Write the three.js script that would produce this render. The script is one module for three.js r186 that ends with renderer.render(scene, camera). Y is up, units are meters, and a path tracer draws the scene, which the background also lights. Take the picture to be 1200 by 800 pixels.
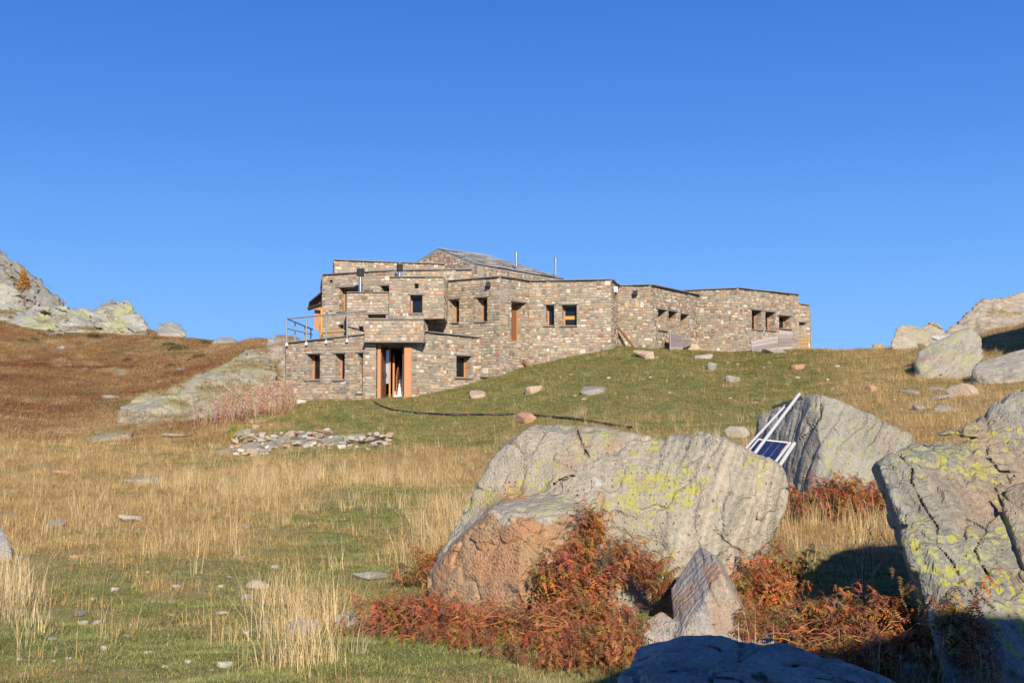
import * as THREE from 'three';
import { ConvexHull } from 'three/addons/math/ConvexHull.js';
import { mergeGeometries } from 'three/addons/utils/BufferGeometryUtils.js';

// ---------------------------------------------------------------- camera, sky, sun, exposure
const T0 = Date.now(), LOG = (s) => console.log(s, ((Date.now() - T0) / 1000).toFixed(1));
const scene = new THREE.Scene();
const F = 1493, EYE = 1.6, PITCH = Math.atan(100 / F);          // focal length in photograph pixels (1200 x 800)
const camera = new THREE.PerspectiveCamera(2 * Math.atan(400 / F) * 180 / Math.PI, 1.5, 0.1, 3000);
camera.position.set(0, EYE, 0);
camera.rotation.x = PITCH;
scene.add(camera);

const renderer = new THREE.WebGLRenderer();
renderer.toneMapping = THREE.LinearToneMapping;
renderer.toneMappingExposure = 1.2;
renderer.shadowMap.enabled = true;

const SUN_AZ = 10 * Math.PI / 180, SUN_EL = 25 * Math.PI / 180; // behind the photographer, a little to the right
const sunDir = new THREE.Vector3(Math.sin(SUN_AZ) * Math.cos(SUN_EL), Math.sin(SUN_EL), Math.cos(SUN_AZ) * Math.cos(SUN_EL));
const sun = new THREE.DirectionalLight(new THREE.Color().setRGB(1.0, 0.90, 0.76), 5.0);
sun.position.copy(sunDir).multiplyScalar(120).add(new THREE.Vector3(0, 0, -40));
sun.target.position.set(0, 0, -40);
sun.castShadow = true;
Object.assign(sun.shadow.camera, { left: -90, right: 90, top: 90, bottom: -90, near: 1, far: 400 });
sun.shadow.mapSize.set(4096, 4096);
scene.add(sun, sun.target);

{ // clear deep-blue mountain sky: colour by height above the horizon only
  const w = 64, h = 512, data = new Float32Array(w * h * 4);
  const stops = [[-90, .10, .12, .14], [-8, .14, .22, .34], [0, .30, .58, 1.03], [3, .245, .53, 1.02], [8, .152, .40, .95], [13, .088, .28, .82], [19, .053, .198, .70], [30, .034, .135, .53], [50, .022, .088, .36], [90, .016, .062, .26]];
  for (let j = 0; j < h; j++) {
    const el = (j + .5) / h * 180 - 90;
    let k = 0; while (k < stops.length - 2 && el > stops[k + 1][0]) k++;
    const a = stops[k], b = stops[k + 1], t = Math.min(1, Math.max(0, (el - a[0]) / (b[0] - a[0])));
    for (let i = 0; i < w; i++) for (let c = 0; c < 4; c++) data[(j * w + i) * 4 + c] = c < 3 ? (a[c + 1] + (b[c + 1] - a[c + 1]) * t) / 1.2 * [1.05, 1.045, 1.015][c] : 1;
  }
  const sky = new THREE.DataTexture(data, w, h, THREE.RGBAFormat, THREE.FloatType);
  sky.mapping = THREE.EquirectangularReflectionMapping; sky.magFilter = sky.minFilter = THREE.LinearFilter; sky.needsUpdate = true;
  scene.background = sky; scene.environment = sky;
}

// ---------------------------------------------------------------- helpers
function rng(seed) { let a = seed >>> 0; return () => { a = (a + 0x6D2B79F5) | 0; let t = Math.imul(a ^ (a >>> 15), 1 | a); t = (t + Math.imul(t ^ (t >>> 7), 61 | t)) ^ t; return ((t ^ (t >>> 14)) >>> 0) / 4294967296; }; }
const R = rng(20241);
const pick = (r, a) => a[Math.floor(r() * a.length)];
const V = (x, y, z) => new THREE.Vector3(x, y, z);
const lerp = (a, b, t) => a + (b - a) * t, clamp = (x, a = 0, b = 1) => Math.min(b, Math.max(a, x));
const sstep = (a, b, x) => { const t = clamp((x - a) / (b - a)); return t * t * (3 - 2 * t); };
const mix3 = (a, b, t) => [lerp(a[0], b[0], t), lerp(a[1], b[1], t), lerp(a[2], b[2], t)];
const PT = new Uint8Array(1024), GX = new Float32Array(256), GY = new Float32Array(256), GZ = new Float32Array(256);
{ const r = rng(77), p = Array.from({ length: 256 }, (_, i) => i); for (let i = 255; i > 0; i--) { const j = Math.floor(r() * (i + 1)); [p[i], p[j]] = [p[j], p[i]]; } for (let i = 0; i < 1024; i++) PT[i] = p[i & 255];
  for (let i = 0; i < 256; i++) { const z = r() * 2 - 1, a = r() * 6.2832, q = Math.sqrt(1 - z * z) * 1.35; GX[i] = q * Math.cos(a); GY[i] = q * Math.sin(a); GZ[i] = z * 1.35; } }
function N(x, y, z) { // gradient noise, about -1 to 1
  x += 311.7; y += 173.3; z += 251.9;
  const fx = Math.floor(x), fy = Math.floor(y), fz = Math.floor(z); x -= fx; y -= fy; z -= fz;
  const X = fx & 255, Y = fy & 255, Z = fz & 255, A = PT[X] + Y, B = PT[X + 1] + Y, AA = PT[A] + Z, AB = PT[A + 1] + Z, BA = PT[B] + Z, BB = PT[B + 1] + Z;
  const u = x * x * x * (x * (x * 6 - 15) + 10), v = y * y * y * (y * (y * 6 - 15) + 10), w = z * z * z * (z * (z * 6 - 15) + 10), x1 = x - 1, y1 = y - 1, z1 = z - 1;
  let i = PT[AA]; const a0 = GX[i] * x + GY[i] * y + GZ[i] * z; i = PT[BA]; const a1 = GX[i] * x1 + GY[i] * y + GZ[i] * z;
  i = PT[AB]; const b0 = GX[i] * x + GY[i] * y1 + GZ[i] * z; i = PT[BB]; const b1 = GX[i] * x1 + GY[i] * y1 + GZ[i] * z;
  i = PT[AA + 1]; const c0 = GX[i] * x + GY[i] * y + GZ[i] * z1; i = PT[BA + 1]; const c1 = GX[i] * x1 + GY[i] * y + GZ[i] * z1;
  i = PT[AB + 1]; const d0 = GX[i] * x + GY[i] * y1 + GZ[i] * z1; i = PT[BB + 1]; const d1 = GX[i] * x1 + GY[i] * y1 + GZ[i] * z1;
  const e0 = a0 + u * (a1 - a0), e1 = b0 + u * (b1 - b0), g0 = c0 + u * (c1 - c0), g1 = d0 + u * (d1 - d0), h0 = e0 + v * (e1 - e0), h1 = g0 + v * (g1 - g0);
  return h0 + w * (h1 - h0);
}
function fbm(x, y, z, o = 4) { let s = 0, a = .5, t = 0; for (let i = 0; i < o; i++) { s += a * N(x, y, z); t += a; a *= .5; x = x * 2.03 + 1.7; y = y * 2.03 + 9.2; z = z * 2.03 + 4.1; } return s / t; }
const srgb = (r, g, b) => [r, g, b].map((c) => { c /= 255; return c <= .04045 ? c / 12.92 : ((c + .055) / 1.055) ** 2.4; });
// a place at depth d (metres ahead of the camera's spot) on the line of sight through photograph pixel (px, py)
const cp = Math.cos(PITCH), sp = Math.sin(PITCH);
function at(px, py, d) { const rx = (px - 600) / F, ry = (400 - py) / F, z = ry * sp - cp, t = d / -z; return V(rx * t, EYE + (ry * cp + sp) * t, -d); }
function project(x, y, z) { const dy = y - EYE, f = dy * sp - z * cp, u = dy * cp + z * sp; return [600 + F * x / f, 400 - F * u / f]; }

const used = {};
function numbered(name) { used[name] = (used[name] ?? -1) + 1; return used[name] ? `${name}_${String(used[name]).padStart(3, '0')}` : name; }
function tag(o, label, category, group, kind) { if (label) o.userData.label = label; if (category) o.userData.category = category; if (group) o.userData.group = group; if (kind) o.userData.kind = kind; o.traverse((m) => { if (m.isMesh) m.castShadow = m.receiveShadow = true; }); return o; }
function top(name, o, label, category, group, kind) { o.name = numbered(name); scene.add(o); return tag(o, label, category, group, kind); }
function part(name, geo, mat, parent) { const m = new THREE.Mesh(geo, mat); m.name = name; m.castShadow = m.receiveShadow = true; parent.add(m); return m; }
const mat = (o) => new THREE.MeshStandardMaterial(o);
const lin = (r, g, b) => new THREE.Color().setRGB(r, g, b);

// ---------------------------------------------------------------- terrain heights: thin-plate spline through surveyed spots
const spots = [];
function spot(px, py, d) { const p = at(px, py, d); spots.push([p.x / d, d, p.y]); }
for (const [px, list] of Object.entries({
  '-300': [[700, 11.5], [590, 20], [525, 32], [480, 45], [420, 62], [370, 85], [330, 110], [330, 130], [400, 180]],
  '50': [[800, 8], [700, 11.6], [603, 20], [542, 32], [507, 45], [452, 62], [405, 85], [386, 97], [366, 112], [358, 125], [390, 160]],
  '150': [[800, 8], [603, 20], [545, 32], [510, 44], [462, 60], [412, 82], [393, 97], [383, 108], [395, 130]],
  '240': [[700, 11.6], [548, 31], [513, 42], [478, 51], [440, 62], [412, 80], [402, 92], [412, 115]],
  '330': [[800, 8], [603, 20], [553, 29], [515, 38], [482, 48], [476, 54], [450, 58], [415, 64], [405, 72], [425, 100]],
  '400': [[700, 11.6], [560, 27], [530, 33], [497, 42], [474, 50], [469, 54], [462, 60], [440, 70], [430, 90]],
  '470': [[800, 8], [603, 20], [558, 28], [520, 36], [485, 46], [467, 53], [455, 60], [440, 75]],
  '600': [[740, 10], [600, 20], [545, 29], [505, 38], [468, 48], [434, 56.5], [425, 62], [425, 80]],
  '720': [[742, 10], [600, 18.5], [548, 25], [500, 35], [452, 46], [419, 53], [408, 57], [407, 64], [420, 90]],
  '850': [[720, 10.5], [600, 17.5], [523, 28], [480, 37], [441, 48], [416, 58], [413, 63], [417, 80]],
  '950': [[720, 10.5], [640, 14.2], [600, 17], [543, 23], [483, 34], [441, 46], [414, 58], [410, 64], [414, 80]],
  '1050': [[780, 8.6], [650, 13.8], [563, 20], [500, 29], [452, 40], [426, 50], [409, 60], [414, 75]],
  '1150': [[800, 8], [620, 14.2], [525, 22], [462, 36], [440, 43], [412, 51], [392, 59], [378, 68], [390, 90]],
  '1320': [[800, 8], [610, 13.6], [505, 22], [440, 36], [402, 46], [372, 56], [350, 70], [370, 95]],
  '1600': [[800, 8], [600, 14], [490, 22], [420, 36], [360, 56], [330, 80]],
})) for (const [py, d] of list) spot(+px, py, d);
for (const t of [-.6, -.35, -.1, .1, .35, .6]) { for (const d of [1.5, 3, 5.2]) spots.push([t, d, 0]); spots.push([t, 260, 5], [t, 600, -4]); }
const tps = (() => {
  const P = spots.map(([t, d, y]) => [t * 4, Math.log(d), y / d]), n = P.length, A = [];
  const U = (r2) => r2 < 1e-12 ? 0 : .5 * r2 * Math.log(r2);
  for (let i = 0; i < n; i++) { const r = new Float64Array(n + 4); for (let j = 0; j < n; j++) r[j] = U((P[i][0] - P[j][0]) ** 2 + (P[i][1] - P[j][1]) ** 2); r[i] += 2e-4; r[n] = 1; r[n + 1] = P[i][0]; r[n + 2] = P[i][1]; r[n + 3] = P[i][2]; A.push(r); }
  for (let k = 0; k < 3; k++) { const r = new Float64Array(n + 4); for (let j = 0; j < n; j++) r[j] = k ? P[j][k - 1] : 1; A.push(r); }
  const m = n + 3;
  for (let c = 0; c < m; c++) {
    let b = c; for (let i = c + 1; i < m; i++) if (Math.abs(A[i][c]) > Math.abs(A[b][c])) b = i;
    [A[c], A[b]] = [A[b], A[c]];
    for (let i = c + 1; i < m; i++) { const q = A[i][c] / A[c][c]; if (q) for (let j = c; j <= m; j++) A[i][j] -= q * A[c][j]; }
  }
  const w = new Float64Array(m);
  for (let i = m - 1; i >= 0; i--) { let s = A[i][m]; for (let j = i + 1; j < m; j++) s -= A[i][j] * w[j]; w[i] = s / A[i][i]; }
  const X = Float64Array.from(P, (p) => p[0]), Y = Float64Array.from(P, (p) => p[1]);
  return (x, y) => { let s = w[n] + w[n + 1] * x + w[n + 2] * y; for (let i = 0; i < n; i++) { const a = x - X[i], b = y - Y[i], r2 = a * a + b * b; if (r2 > 1e-12) s += w[i] * .5 * r2 * Math.log(r2); } return s; };
})();
// smooth heights cached on a grid over (x/d, log d), then read bilinearly
const HT = { t0: -.72, t1: .72, l0: Math.log(1.5), l1: Math.log(620), nt: 240, nl: 360 };
HT.a = new Float32Array(HT.nt * HT.nl);
for (let j = 0; j < HT.nl; j++) for (let i = 0; i < HT.nt; i++) HT.a[j * HT.nt + i] = tps(lerp(HT.t0, HT.t1, i / (HT.nt - 1)) * 4, lerp(HT.l0, HT.l1, j / (HT.nl - 1)));
function smoothHeight(x, z) {
  const d = Math.max(-z, 1.5), dd = Math.min(d, 615), w = sstep(2, 5, -z);
  if (w <= 0) return 0;
  const u = clamp((clamp(x / d, HT.t0, HT.t1) - HT.t0) / (HT.t1 - HT.t0)) * (HT.nt - 1.001), v = clamp((Math.log(dd) - HT.l0) / (HT.l1 - HT.l0)) * (HT.nl - 1.001);
  const i = Math.floor(u), j = Math.floor(v), a = u - i, b = v - j, k = j * HT.nt + i, h = HT.a;
  return w * dd * lerp(lerp(h[k], h[k + 1], a), lerp(h[k + HT.nt], h[k + HT.nt + 1], a), b);
}
function height(x, z) {
  const d = Math.max(1, -z), far = sstep(36, 80, d), k = 1 - .75 * nearHouse(x, z);
  return smoothHeight(x, z) + k * (.10 * N(x * .45, 0, z * .45) + .12 * sstep(28, 36, d) * N(x * .8, 14, z * .8) + .06 * N(x * 1.3, 3, z * 1.3) + .025 * N(x * 4, 5, z * 4) + far * (.35 * N(x * .16, 7, z * .16) + .14 * N(x * .6, 8, z * .6)));
}
function nearHouse(x, z) { const d = -z; if (d < 30) return 0; const px = 600 + x / d * F; return sstep(320, 345, px) * (1 - sstep(950, 985, px)) * sstep(47, 53, d) * (1 - sstep(80, 95, d)); }
// where the line of sight through a pixel meets the ground
function onGround(px, py, from = 4) {
  let d = from, prev = from;
  for (; d < 400; d *= 1.01) { const p = at(px, py, d); if (p.y < height(p.x, p.z)) break; prev = d; }
  let a = prev, b = d; for (let i = 0; i < 20; i++) { const m = (a + b) / 2, p = at(px, py, m); if (p.y < height(p.x, p.z)) b = m; else a = m; }
  const p = at(px, py, b); p.y = height(p.x, p.z); return p;
}
const ground3 = (px, d) => { const x = (px - 600) / F * d; return V(x, height(x, -d), -d); };

// ---------------------------------------------------------------- what grows where (shared by the ground's colour and the grass)
const house = [[335, 55.4], [430, 53.4], [482, 53.1], [604, 57.2], [620, 57], [716, 56.1], [724, 58.4], [762, 58], [819, 62.5], [865, 62.9], [936, 66], [949, 67]];
function inHouse(x, z, m = 0) {
  const d = -z, px = 600 + x / d * F;
  if (px < 335 || px > 949 || d > 80) return false;
  for (let i = 0; i < house.length - 1; i++) if (px <= house[i + 1][0]) return d > lerp(house[i][1], house[i + 1][1], (px - house[i][0]) / (house[i + 1][0] - house[i][0])) - m;
  return false;
}
function cover(x, z) { // shares of green turf, dry short grass, tall straw, hill heath
  const d = Math.max(1, -z), px = 600 + x / d * F;
  const n1 = fbm(x * .35, 1, z * .35, 3), n2 = fbm(x * .9, 4, z * .9, 3), n3 = fbm(x * .12, 9, z * .12, 2);
  const heath = sstep(38, 56, d + n1 * 10 + (px < 60 ? 4 : 0)) * (1 - sstep(290, 345, px + n1 * 30));
  const right = sstep(900, 1010, px + n1 * 120 + (d < 30 ? 30 : 0)) * sstep(12, 15, d);
  const mound = sstep(30, 38, d + n1 * 9) * sstep(310, 365, px + n1 * 50) * (1 - right * .75);
  const path = Math.exp(-(((px - 430 - (d - 20) * 8) / 90) ** 2)) * sstep(13, 16, d) * (1 - sstep(24, 27, d));
  const low = 1 - sstep(12, 15.5, d + n1 * 2);
  const straw = clamp(
    (.34 + 1.0 * n2 + .6 * n1) * sstep(20, 22.5, d + n2 * 3) * (1 - sstep(27.5, 30, d + n1 * 2)) * sstep(190, 290, px + n1 * 120) * (1 - sstep(490, 560, px))
    + .42 * Math.exp(-(((px - 352) / 40) ** 2) - (((d - 10.2) / 1.9) ** 2)) * (1 + 1.4 * n2)
    + .26 * Math.exp(-(((px - 20) / 40) ** 2) - (((d - 11.6) / 1.5) ** 2)) * (1 + n2)
    + .4 * Math.exp(-(((px - 515) / 34) ** 2) - (((d - 18.5) / 3.5) ** 2))
    + .3 * Math.exp(-(((px - 985) / 55) ** 2) - (((d - 15.6) / 1.6) ** 2))
    + .22 * sstep(.05, .4, n2) * sstep(13, 17, d) * (1 - sstep(34, 40, d))
    + .10 * sstep(.15, .4, n2) * right
    + .05 * sstep(.22, .45, n2) * mound + .035) * (1 - .9 * path) * (1 - heath);
  let green = clamp(.42 + n1 * .9 + .45 * low + .6 * path + 1.0 * mound - .45 * right - .25 * sstep(260, 180, px) * sstep(16, 20, d) - .3 * straw + n2 * .7) * (1 - heath);
  return { green, straw, heath, n1, n2, n3, d, px, mound, right, low };
}
function gravel(x, z) { const d = -z; if (d < 33 || d > 42) return 0; const px = 600 + x / d * F; return sstep(.15, -.1, Math.abs(px - 340) / 95 - .85 + .5 * N(x * .9, 70, z * .9)) * sstep(.2, -.1, Math.abs(d - 37.2) / 2.2 - .7 + .5 * N(x * 1.1, 71, z * 1.1)); }
const C = { soil: [.13, .095, .055], green: [.16, .18, .045], green2: [.27, .235, .085], dry: [.34, .235, .095], dry2: [.42, .31, .15], straw: [.60, .44, .22], heath: [.37, .225, .10], heathRed: [.27, .11, .055], heathTan: [.48, .33, .16], juniper: [.06, .07, .025], red: [.24, .06, .025] };
function heathColor(x, z, c) { // hill on the left: tan above, russet bands, dark low bushes
  const a = fbm(x * .10, 21, z * .10, 3), b = fbm(x * .35, 23, z * .35, 3);
  let k = mix3(C.heath, C.heathTan, sstep(-.15, .35, a + .35 * b));
  k = mix3(k, C.heathRed, .85 * sstep(.06, .34, fbm(x * .16, 27, z * .22, 3)));
  k = mix3(k, [.26, .22, .09], .6 * sstep(.08, .3, fbm(x * .22 + 9, 41, z * .3, 3)));
  k = mix3(k, [.56, .42, .22], .6 * sstep(.12, .32, fbm(x * .3 + 3, 47, z * .4, 3)));
  return k;
}

{ // ---------------------------------------------------------------- the ground: one sheet out to the horizon
  const zs = []; for (let z = 70; z > 3; z -= 4) zs.push(z); for (let d = -3; d < 4; d += .5) zs.push(-d);
  for (let d = 4; d < 640; d *= d < 130 ? 1.0068 : 1.05) zs.push(-d);
  const nx = 560, P = [], col = [], uv = [], idx = [];
  zs.forEach((z, j) => {
    const half = Math.max(12, -z * .58 + 6) + (z > -130 ? 0 : (-z - 130) * .6);
    for (let i = 0; i <= nx; i++) {
      const q = i / nx * 2 - 1, x = half * (.72 * q + .28 * q * q * q) , y = height(x, z);
      P.push(x, y, z); uv.push(x, -z);
      const c = cover(x, z), f = fbm(x * 3.1, 2, z * 3.1, 2), g = N(x * 9, 4, z * 9);
      let k = mix3(C.dry, C.dry2, clamp(.5 + c.n2)), gr = mix3(C.green, C.green2, clamp(.5 + f));
      k = mix3(k, gr, clamp(c.green * 1.15 + f * .35));
      k = mix3(k, C.straw, .5 * c.straw);
      k = mix3(k, C.soil, clamp(.6 * sstep(.12, .45, f + .3 * g + .4 * c.n2) * (1 - c.heath)));
      k = mix3(k, heathColor(x, z, c), c.heath); k = mix3(k, [.46, .39, .29], .85 * gravel(x, z));
      const s = 1 + .22 * g + .15 * f;
      col.push(k[0] * s, k[1] * s, k[2] * s);
      if (j && i) { const a = j * (nx + 1) + i; idx.push(a - nx - 2, a - 1, a - nx - 1, a - nx - 1, a - 1, a); }
    }
  });
  const g = new THREE.BufferGeometry();
  g.setAttribute('position', new THREE.Float32BufferAttribute(P, 3)); g.setAttribute('color', new THREE.Float32BufferAttribute(col, 3)); g.setAttribute('uv', new THREE.Float32BufferAttribute(uv, 2));
  g.setIndex(idx); g.computeVertexNormals();
  const S = 256, tex = new Uint8Array(S * S * 4);
  for (let i = 0; i < S * S; i++) { const x = i % S, y = (i / S) | 0; const r = rng(i * 7 + 1); const v = 175 + 50 * N(x / 16 % 16, y / 16, 3) + 60 * (r() - .5); tex.set([v, v, v, 255].map((q) => clamp(q, 60, 255)), i * 4); }
  const t = new THREE.DataTexture(tex, S, S); t.wrapS = t.wrapT = THREE.RepeatWrapping; t.magFilter = THREE.LinearFilter; t.minFilter = THREE.LinearMipmapLinearFilter; t.generateMipmaps = true; t.needsUpdate = true; t.repeat.set(.9, .9);
  top('ground', new THREE.Mesh(g, mat({ vertexColors: true, roughness: 1, bumpMap: t, bumpScale: .03 })), 'grassy alpine hillside rising from the meadow to the stone hut and hills', 'hillside', null, 'structure');
}
LOG('ground done');

// ---------------------------------------------------------------- rocks: convex facets joined, roughened along the bedding, meshed by surface nets
const blockers = []; // for keeping grass out of the rocks
function hullPlanes(pts) {
  const h = new ConvexHull().setFromPoints(pts), out = [];
  for (const f of h.faces) { const n = f.normal, c = f.constant; if (!out.some((o) => o[0] * n.x + o[1] * n.y + o[2] * n.z > .9995 && Math.abs(o[3] - c) < .01)) out.push([n.x, n.y, n.z, c]); }
  return out;
}
function worley(x, y, z, seed, k = 1) { // distance to the nearest blot, in cells, minus that blot's radius
  let best = 9; const xi = Math.floor(x), yi = Math.floor(y), zi = Math.floor(z);
  for (let a = -1; a < 2; a++) for (let b = -1; b < 2; b++) for (let c = -1; c < 2; c++) {
    let h = Math.imul(xi + a, 374761393) ^ Math.imul(yi + b, 668265263) ^ Math.imul(zi + c, 2147483647) ^ seed;
    h = Math.imul(h ^ (h >>> 13), 1274126177); h ^= h >>> 16;
    const rx = (h & 1023) / 1023, ry = ((h >>> 10) & 1023) / 1023, rz = ((h >>> 20) & 1023) / 1023;
    const dx = xi + a + rx - x, dy = yi + b + ry - y, dz = zi + c + rz - z, r = (.08 + .40 * ((h >>> 5) & 255) / 255) * k;
    const q = Math.sqrt(dx * dx + dy * dy + dz * dz) - r; if (q < best) best = q;
  }
  return best;
}
const ROCK = {
  grey: [.37, .35, .285], grey2: [.255, .25, .215], warm: [.44, .38, .285], rust: [.50, .225, .08], rust2: [.40, .235, .11], lichen: [.46, .44, .07], paleLichen: [.40, .41, .19], dark: [.085, .08, .07], white: [.62, .60, .56],
};
function rockColor(o, x, y, z, n) {
  const s = o.scale ?? 1, sd = o.bed, q = (x * sd[0] + y * sd[1] + z * sd[2]) / s;
  const wob = fbm(x * .9 / s, y * .9 / s, z * .9 / s, 3);
  let k = mix3(o.c1 ?? ROCK.grey, o.c2 ?? ROCK.grey2, clamp(.5 + 1.3 * wob));
  const st = N(q * 9 + wob * 2.2, 1.5, wob), st2 = N(q * 31 + wob * 5, 7.5, wob * 2);
  const bm = o.bedMask ? o.bedMask(x) : 1; k = mix3(k, o.c3 ?? ROCK.warm, clamp((o.streak ?? .5) * (.5 + 1.2 * st * bm)));
  let g = 1 + .26 * st2 * bm * (o.streakDark ?? 1) + .22 * N(x * 22 / s, y * 22 / s, z * 22 / s) + .2 * N(x * 55 / s, y * 55 / s, z * 55 / s);
  if (o.rust) {
    const m = fbm(x * 1.1 / s + 5, y * 1.1 / s, z * 1.1 / s, 4) + (o.rustAt ? o.rustAt(x, y, z) : 0);
    k = mix3(k, mix3(ROCK.rust, ROCK.rust2, clamp(.5 + 1.5 * N(x * 4 / s, y * 4 / s, z * 4 / s))), o.rust * sstep(.05, .34, m));
  }
  k = [k[0] * g, k[1] * g, k[2] * g];
  const dk = worley(x * 13 / s + 3, y * 13 / s, z * 13 / s, 71);
  if (o.darkSpots) k = mix3(k, ROCK.dark, o.darkSpots * (1 - sstep(-.16, .02, dk - .18 + .9 * fbm(x * 1.6 / s, y * 1.6 / s + 8, z * 1.6 / s, 2) * -1)));
  if (o.pale) k = mix3(k, ROCK.paleLichen, o.pale * sstep(-.04, .22, fbm(x * 1.7 / s + 40, y * 1.7 / s, z * 1.7 / s, 4)));
  if (o.lichen) {
    const m = fbm(x * 1.5 / s + 20, y * 1.5 / s, z * 1.5 / s, 3) + (o.lichenAt ? o.lichenAt(x, y, z) : .1);
    const cover = o.lichen * sstep(-.1, .42, m), e = .10 * N(x * 44 / s, y * 44 / s, z * 44 / s);
    let hit = 0; if (cover > .03) { const a = worley(x * 13 / s, y * 13 / s, z * 13 / s, 13, cover * 1.25), b = worley(x * 27 / s, y * 27 / s, z * 27 / s, 29, cover * 1.1); hit = Math.max(sstep(.04, -.04, a + e), .9 * sstep(.05, -.05, b + e)); }
    k = mix3(k, mix3(ROCK.lichen, ROCK.paleLichen, clamp(.3 + N(x * 6 / s, y * 6 / s, z * 6 / s))), .85 * hit);
  }
  if (o.white) for (const [p, r] of o.white) { const dd = Math.hypot(x - p.x, (y - p.y) * 1.3, (z - p.z) * .6) / r + .8 * N(x * 11 / s, y * 17 / s, z * 11 / s) + .4 * N(x * 31, y * 31, z * 31); k = mix3(k, ROCK.white, sstep(1, .7, dd)); }
  return k;
}
const saw = (t) => { t -= Math.floor(t); return t < .86 ? t / .86 : (1 - t) / .14; };
function buildRock(o) {
  if (o.sink) o.hulls = o.hulls.map((h) => [...h, ...h.map((p) => V(p.x, p.y - o.sink, p.z))]);
  const hulls = o.hulls.map((h) => hullPlanes(h)), R0 = o.round ?? .05, s = o.scale ?? 1, bed = o.bed, amp = o.amp ?? .05, bedAmp = o.bedAmp ?? .02;
  const box = new THREE.Box3(); o.hulls.flat().forEach((p) => box.expandByPoint(p)); box.expandByScalar(amp * 2.2 + .05 * s + (o.grow ?? 0));
  let lo = 1e9; for (let i = 0; i <= 6; i++) for (let j = 0; j <= 6; j++) lo = Math.min(lo, height(lerp(box.min.x, box.max.x, i / 6), lerp(box.min.z, box.max.z, j / 6)));
  box.min.y = Math.max(box.min.y, lo - .35 * s);
  const one = (pl, x, y, z) => { let m = -1e9, m2 = -1e9; for (const q of pl) { const v = q[0] * x + q[1] * y + q[2] * z + -q[3]; if (v > m) { m2 = m; m = v; } else if (v > m2) m2 = v; } const h = Math.max(0, R0 - (m - m2)); return m + h * h / (4 * R0); };
  const base = (x, y, z) => { let d = 1e9; for (const pl of hulls) { const v = one(pl, x, y, z), k = o.blend ?? R0 * .6, h = Math.max(0, k - Math.abs(d - v)); d = Math.min(d, v) - h * h / (4 * k); } return d - (o.grow ?? 0); };
  const full = (x, y, z, b, whole) => {
    const w = fbm(x * .8 / s, y * .8 / s, z * .8 / s, 3), q = (x * bed[0] + y * bed[1] + z * bed[2]) / s;
    let d = b + amp * (1.1 * w + .55 * fbm(x * 2.7 / s + 7, y * 2.7 / s, z * 2.7 / s, 3)) + bedAmp * (N(q * 6 + 2 * w, w, .3) + .5 * N(q * 17 + 4 * w, .7, w * 2)) + (o.bedMask ? o.bedMask(x) : 1) * (o.ledge ?? bedAmp * 1.6) * saw(q * 4.3 + 1.6 * w) * sstep(-.25, .25, N(x * 1.3 / s + 4, y * 1.3 / s, z * 1.3 / s)) + (o.bedMask ? o.bedMask(x) : 1) * (o.ledge ?? bedAmp * 1.6) * .5 * saw(q * 11.7 + 3 * w) * sstep(-.1, .3, N(x * 2.1 / s, y * 2.1 / s + 6, z * 2.1 / s)) + .10 * amp * N(x * 17 / s, y * 17 / s, z * 17 / s) + .05 * amp * N(x * 38 / s, y * 38 / s, z * 38 / s);
    if (o.chip) { const c = Math.abs(fbm(x * 1.9 / s + 31, y * 1.9 / s, z * 1.9 / s, 3)); d += o.chip * sstep(.07, .0, c); }
    if (o.cracks && !whole && b < .1 && b > -.12) {
      const [px, py] = project(x, y, z), m = -z / F;
      for (const c of o.cracks) {
        c.bb ??= [Math.min(...c.pts.map((p) => p[0])) - 9, Math.max(...c.pts.map((p) => p[0])) + 9, Math.min(...c.pts.map((p) => p[1])) - 9, Math.max(...c.pts.map((p) => p[1])) + 9]; if (px < c.bb[0] || px > c.bb[1] || py < c.bb[2] || py > c.bb[3] || b < -c.depth - .03) continue;
        let best = 1e9; const pts = c.pts, wob = 2.2 * N(px * .09, py * .09, 3);
        for (let i = 0; i < pts.length - 1; i++) {
          const ax = pts[i][0], ay = pts[i][1], bx = pts[i + 1][0] - ax, by = pts[i + 1][1] - ay, t = clamp(((px + wob - ax) * bx + (py + wob - ay) * by) / (bx * bx + by * by));
          const e = Math.hypot(px + wob - ax - t * bx, py + wob - ay - t * by) - c.w * (.7 + .3 * Math.sin(Math.PI * clamp((i + t) / (pts.length - 1), .06, .94))) * (.85 + .7 * N(px * .05, py * .05, 9)) / 2; if (e < best) best = e;
        }
        const groove = Math.max(best * m, -(b + c.depth)); d = Math.max(d, -groove);
      }
    }
    return d;
  };
  const cell = o.cell, nx = Math.ceil((box.max.x - box.min.x) / cell) + 2, ny = Math.ceil((box.max.y - box.min.y) / cell) + 2, nz = Math.ceil((box.max.z - box.min.z) / cell) + 2;
  const f = new Float32Array(nx * ny * nz), B = 4, reach = B * cell * .87, band = amp * 1.5 + bedAmp * 1.6 + (o.chip ?? 0) + 2 * cell, X0 = box.min.x, Y0 = box.min.y, Z0 = box.min.z;
  const all = hulls.map((h) => h);
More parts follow.
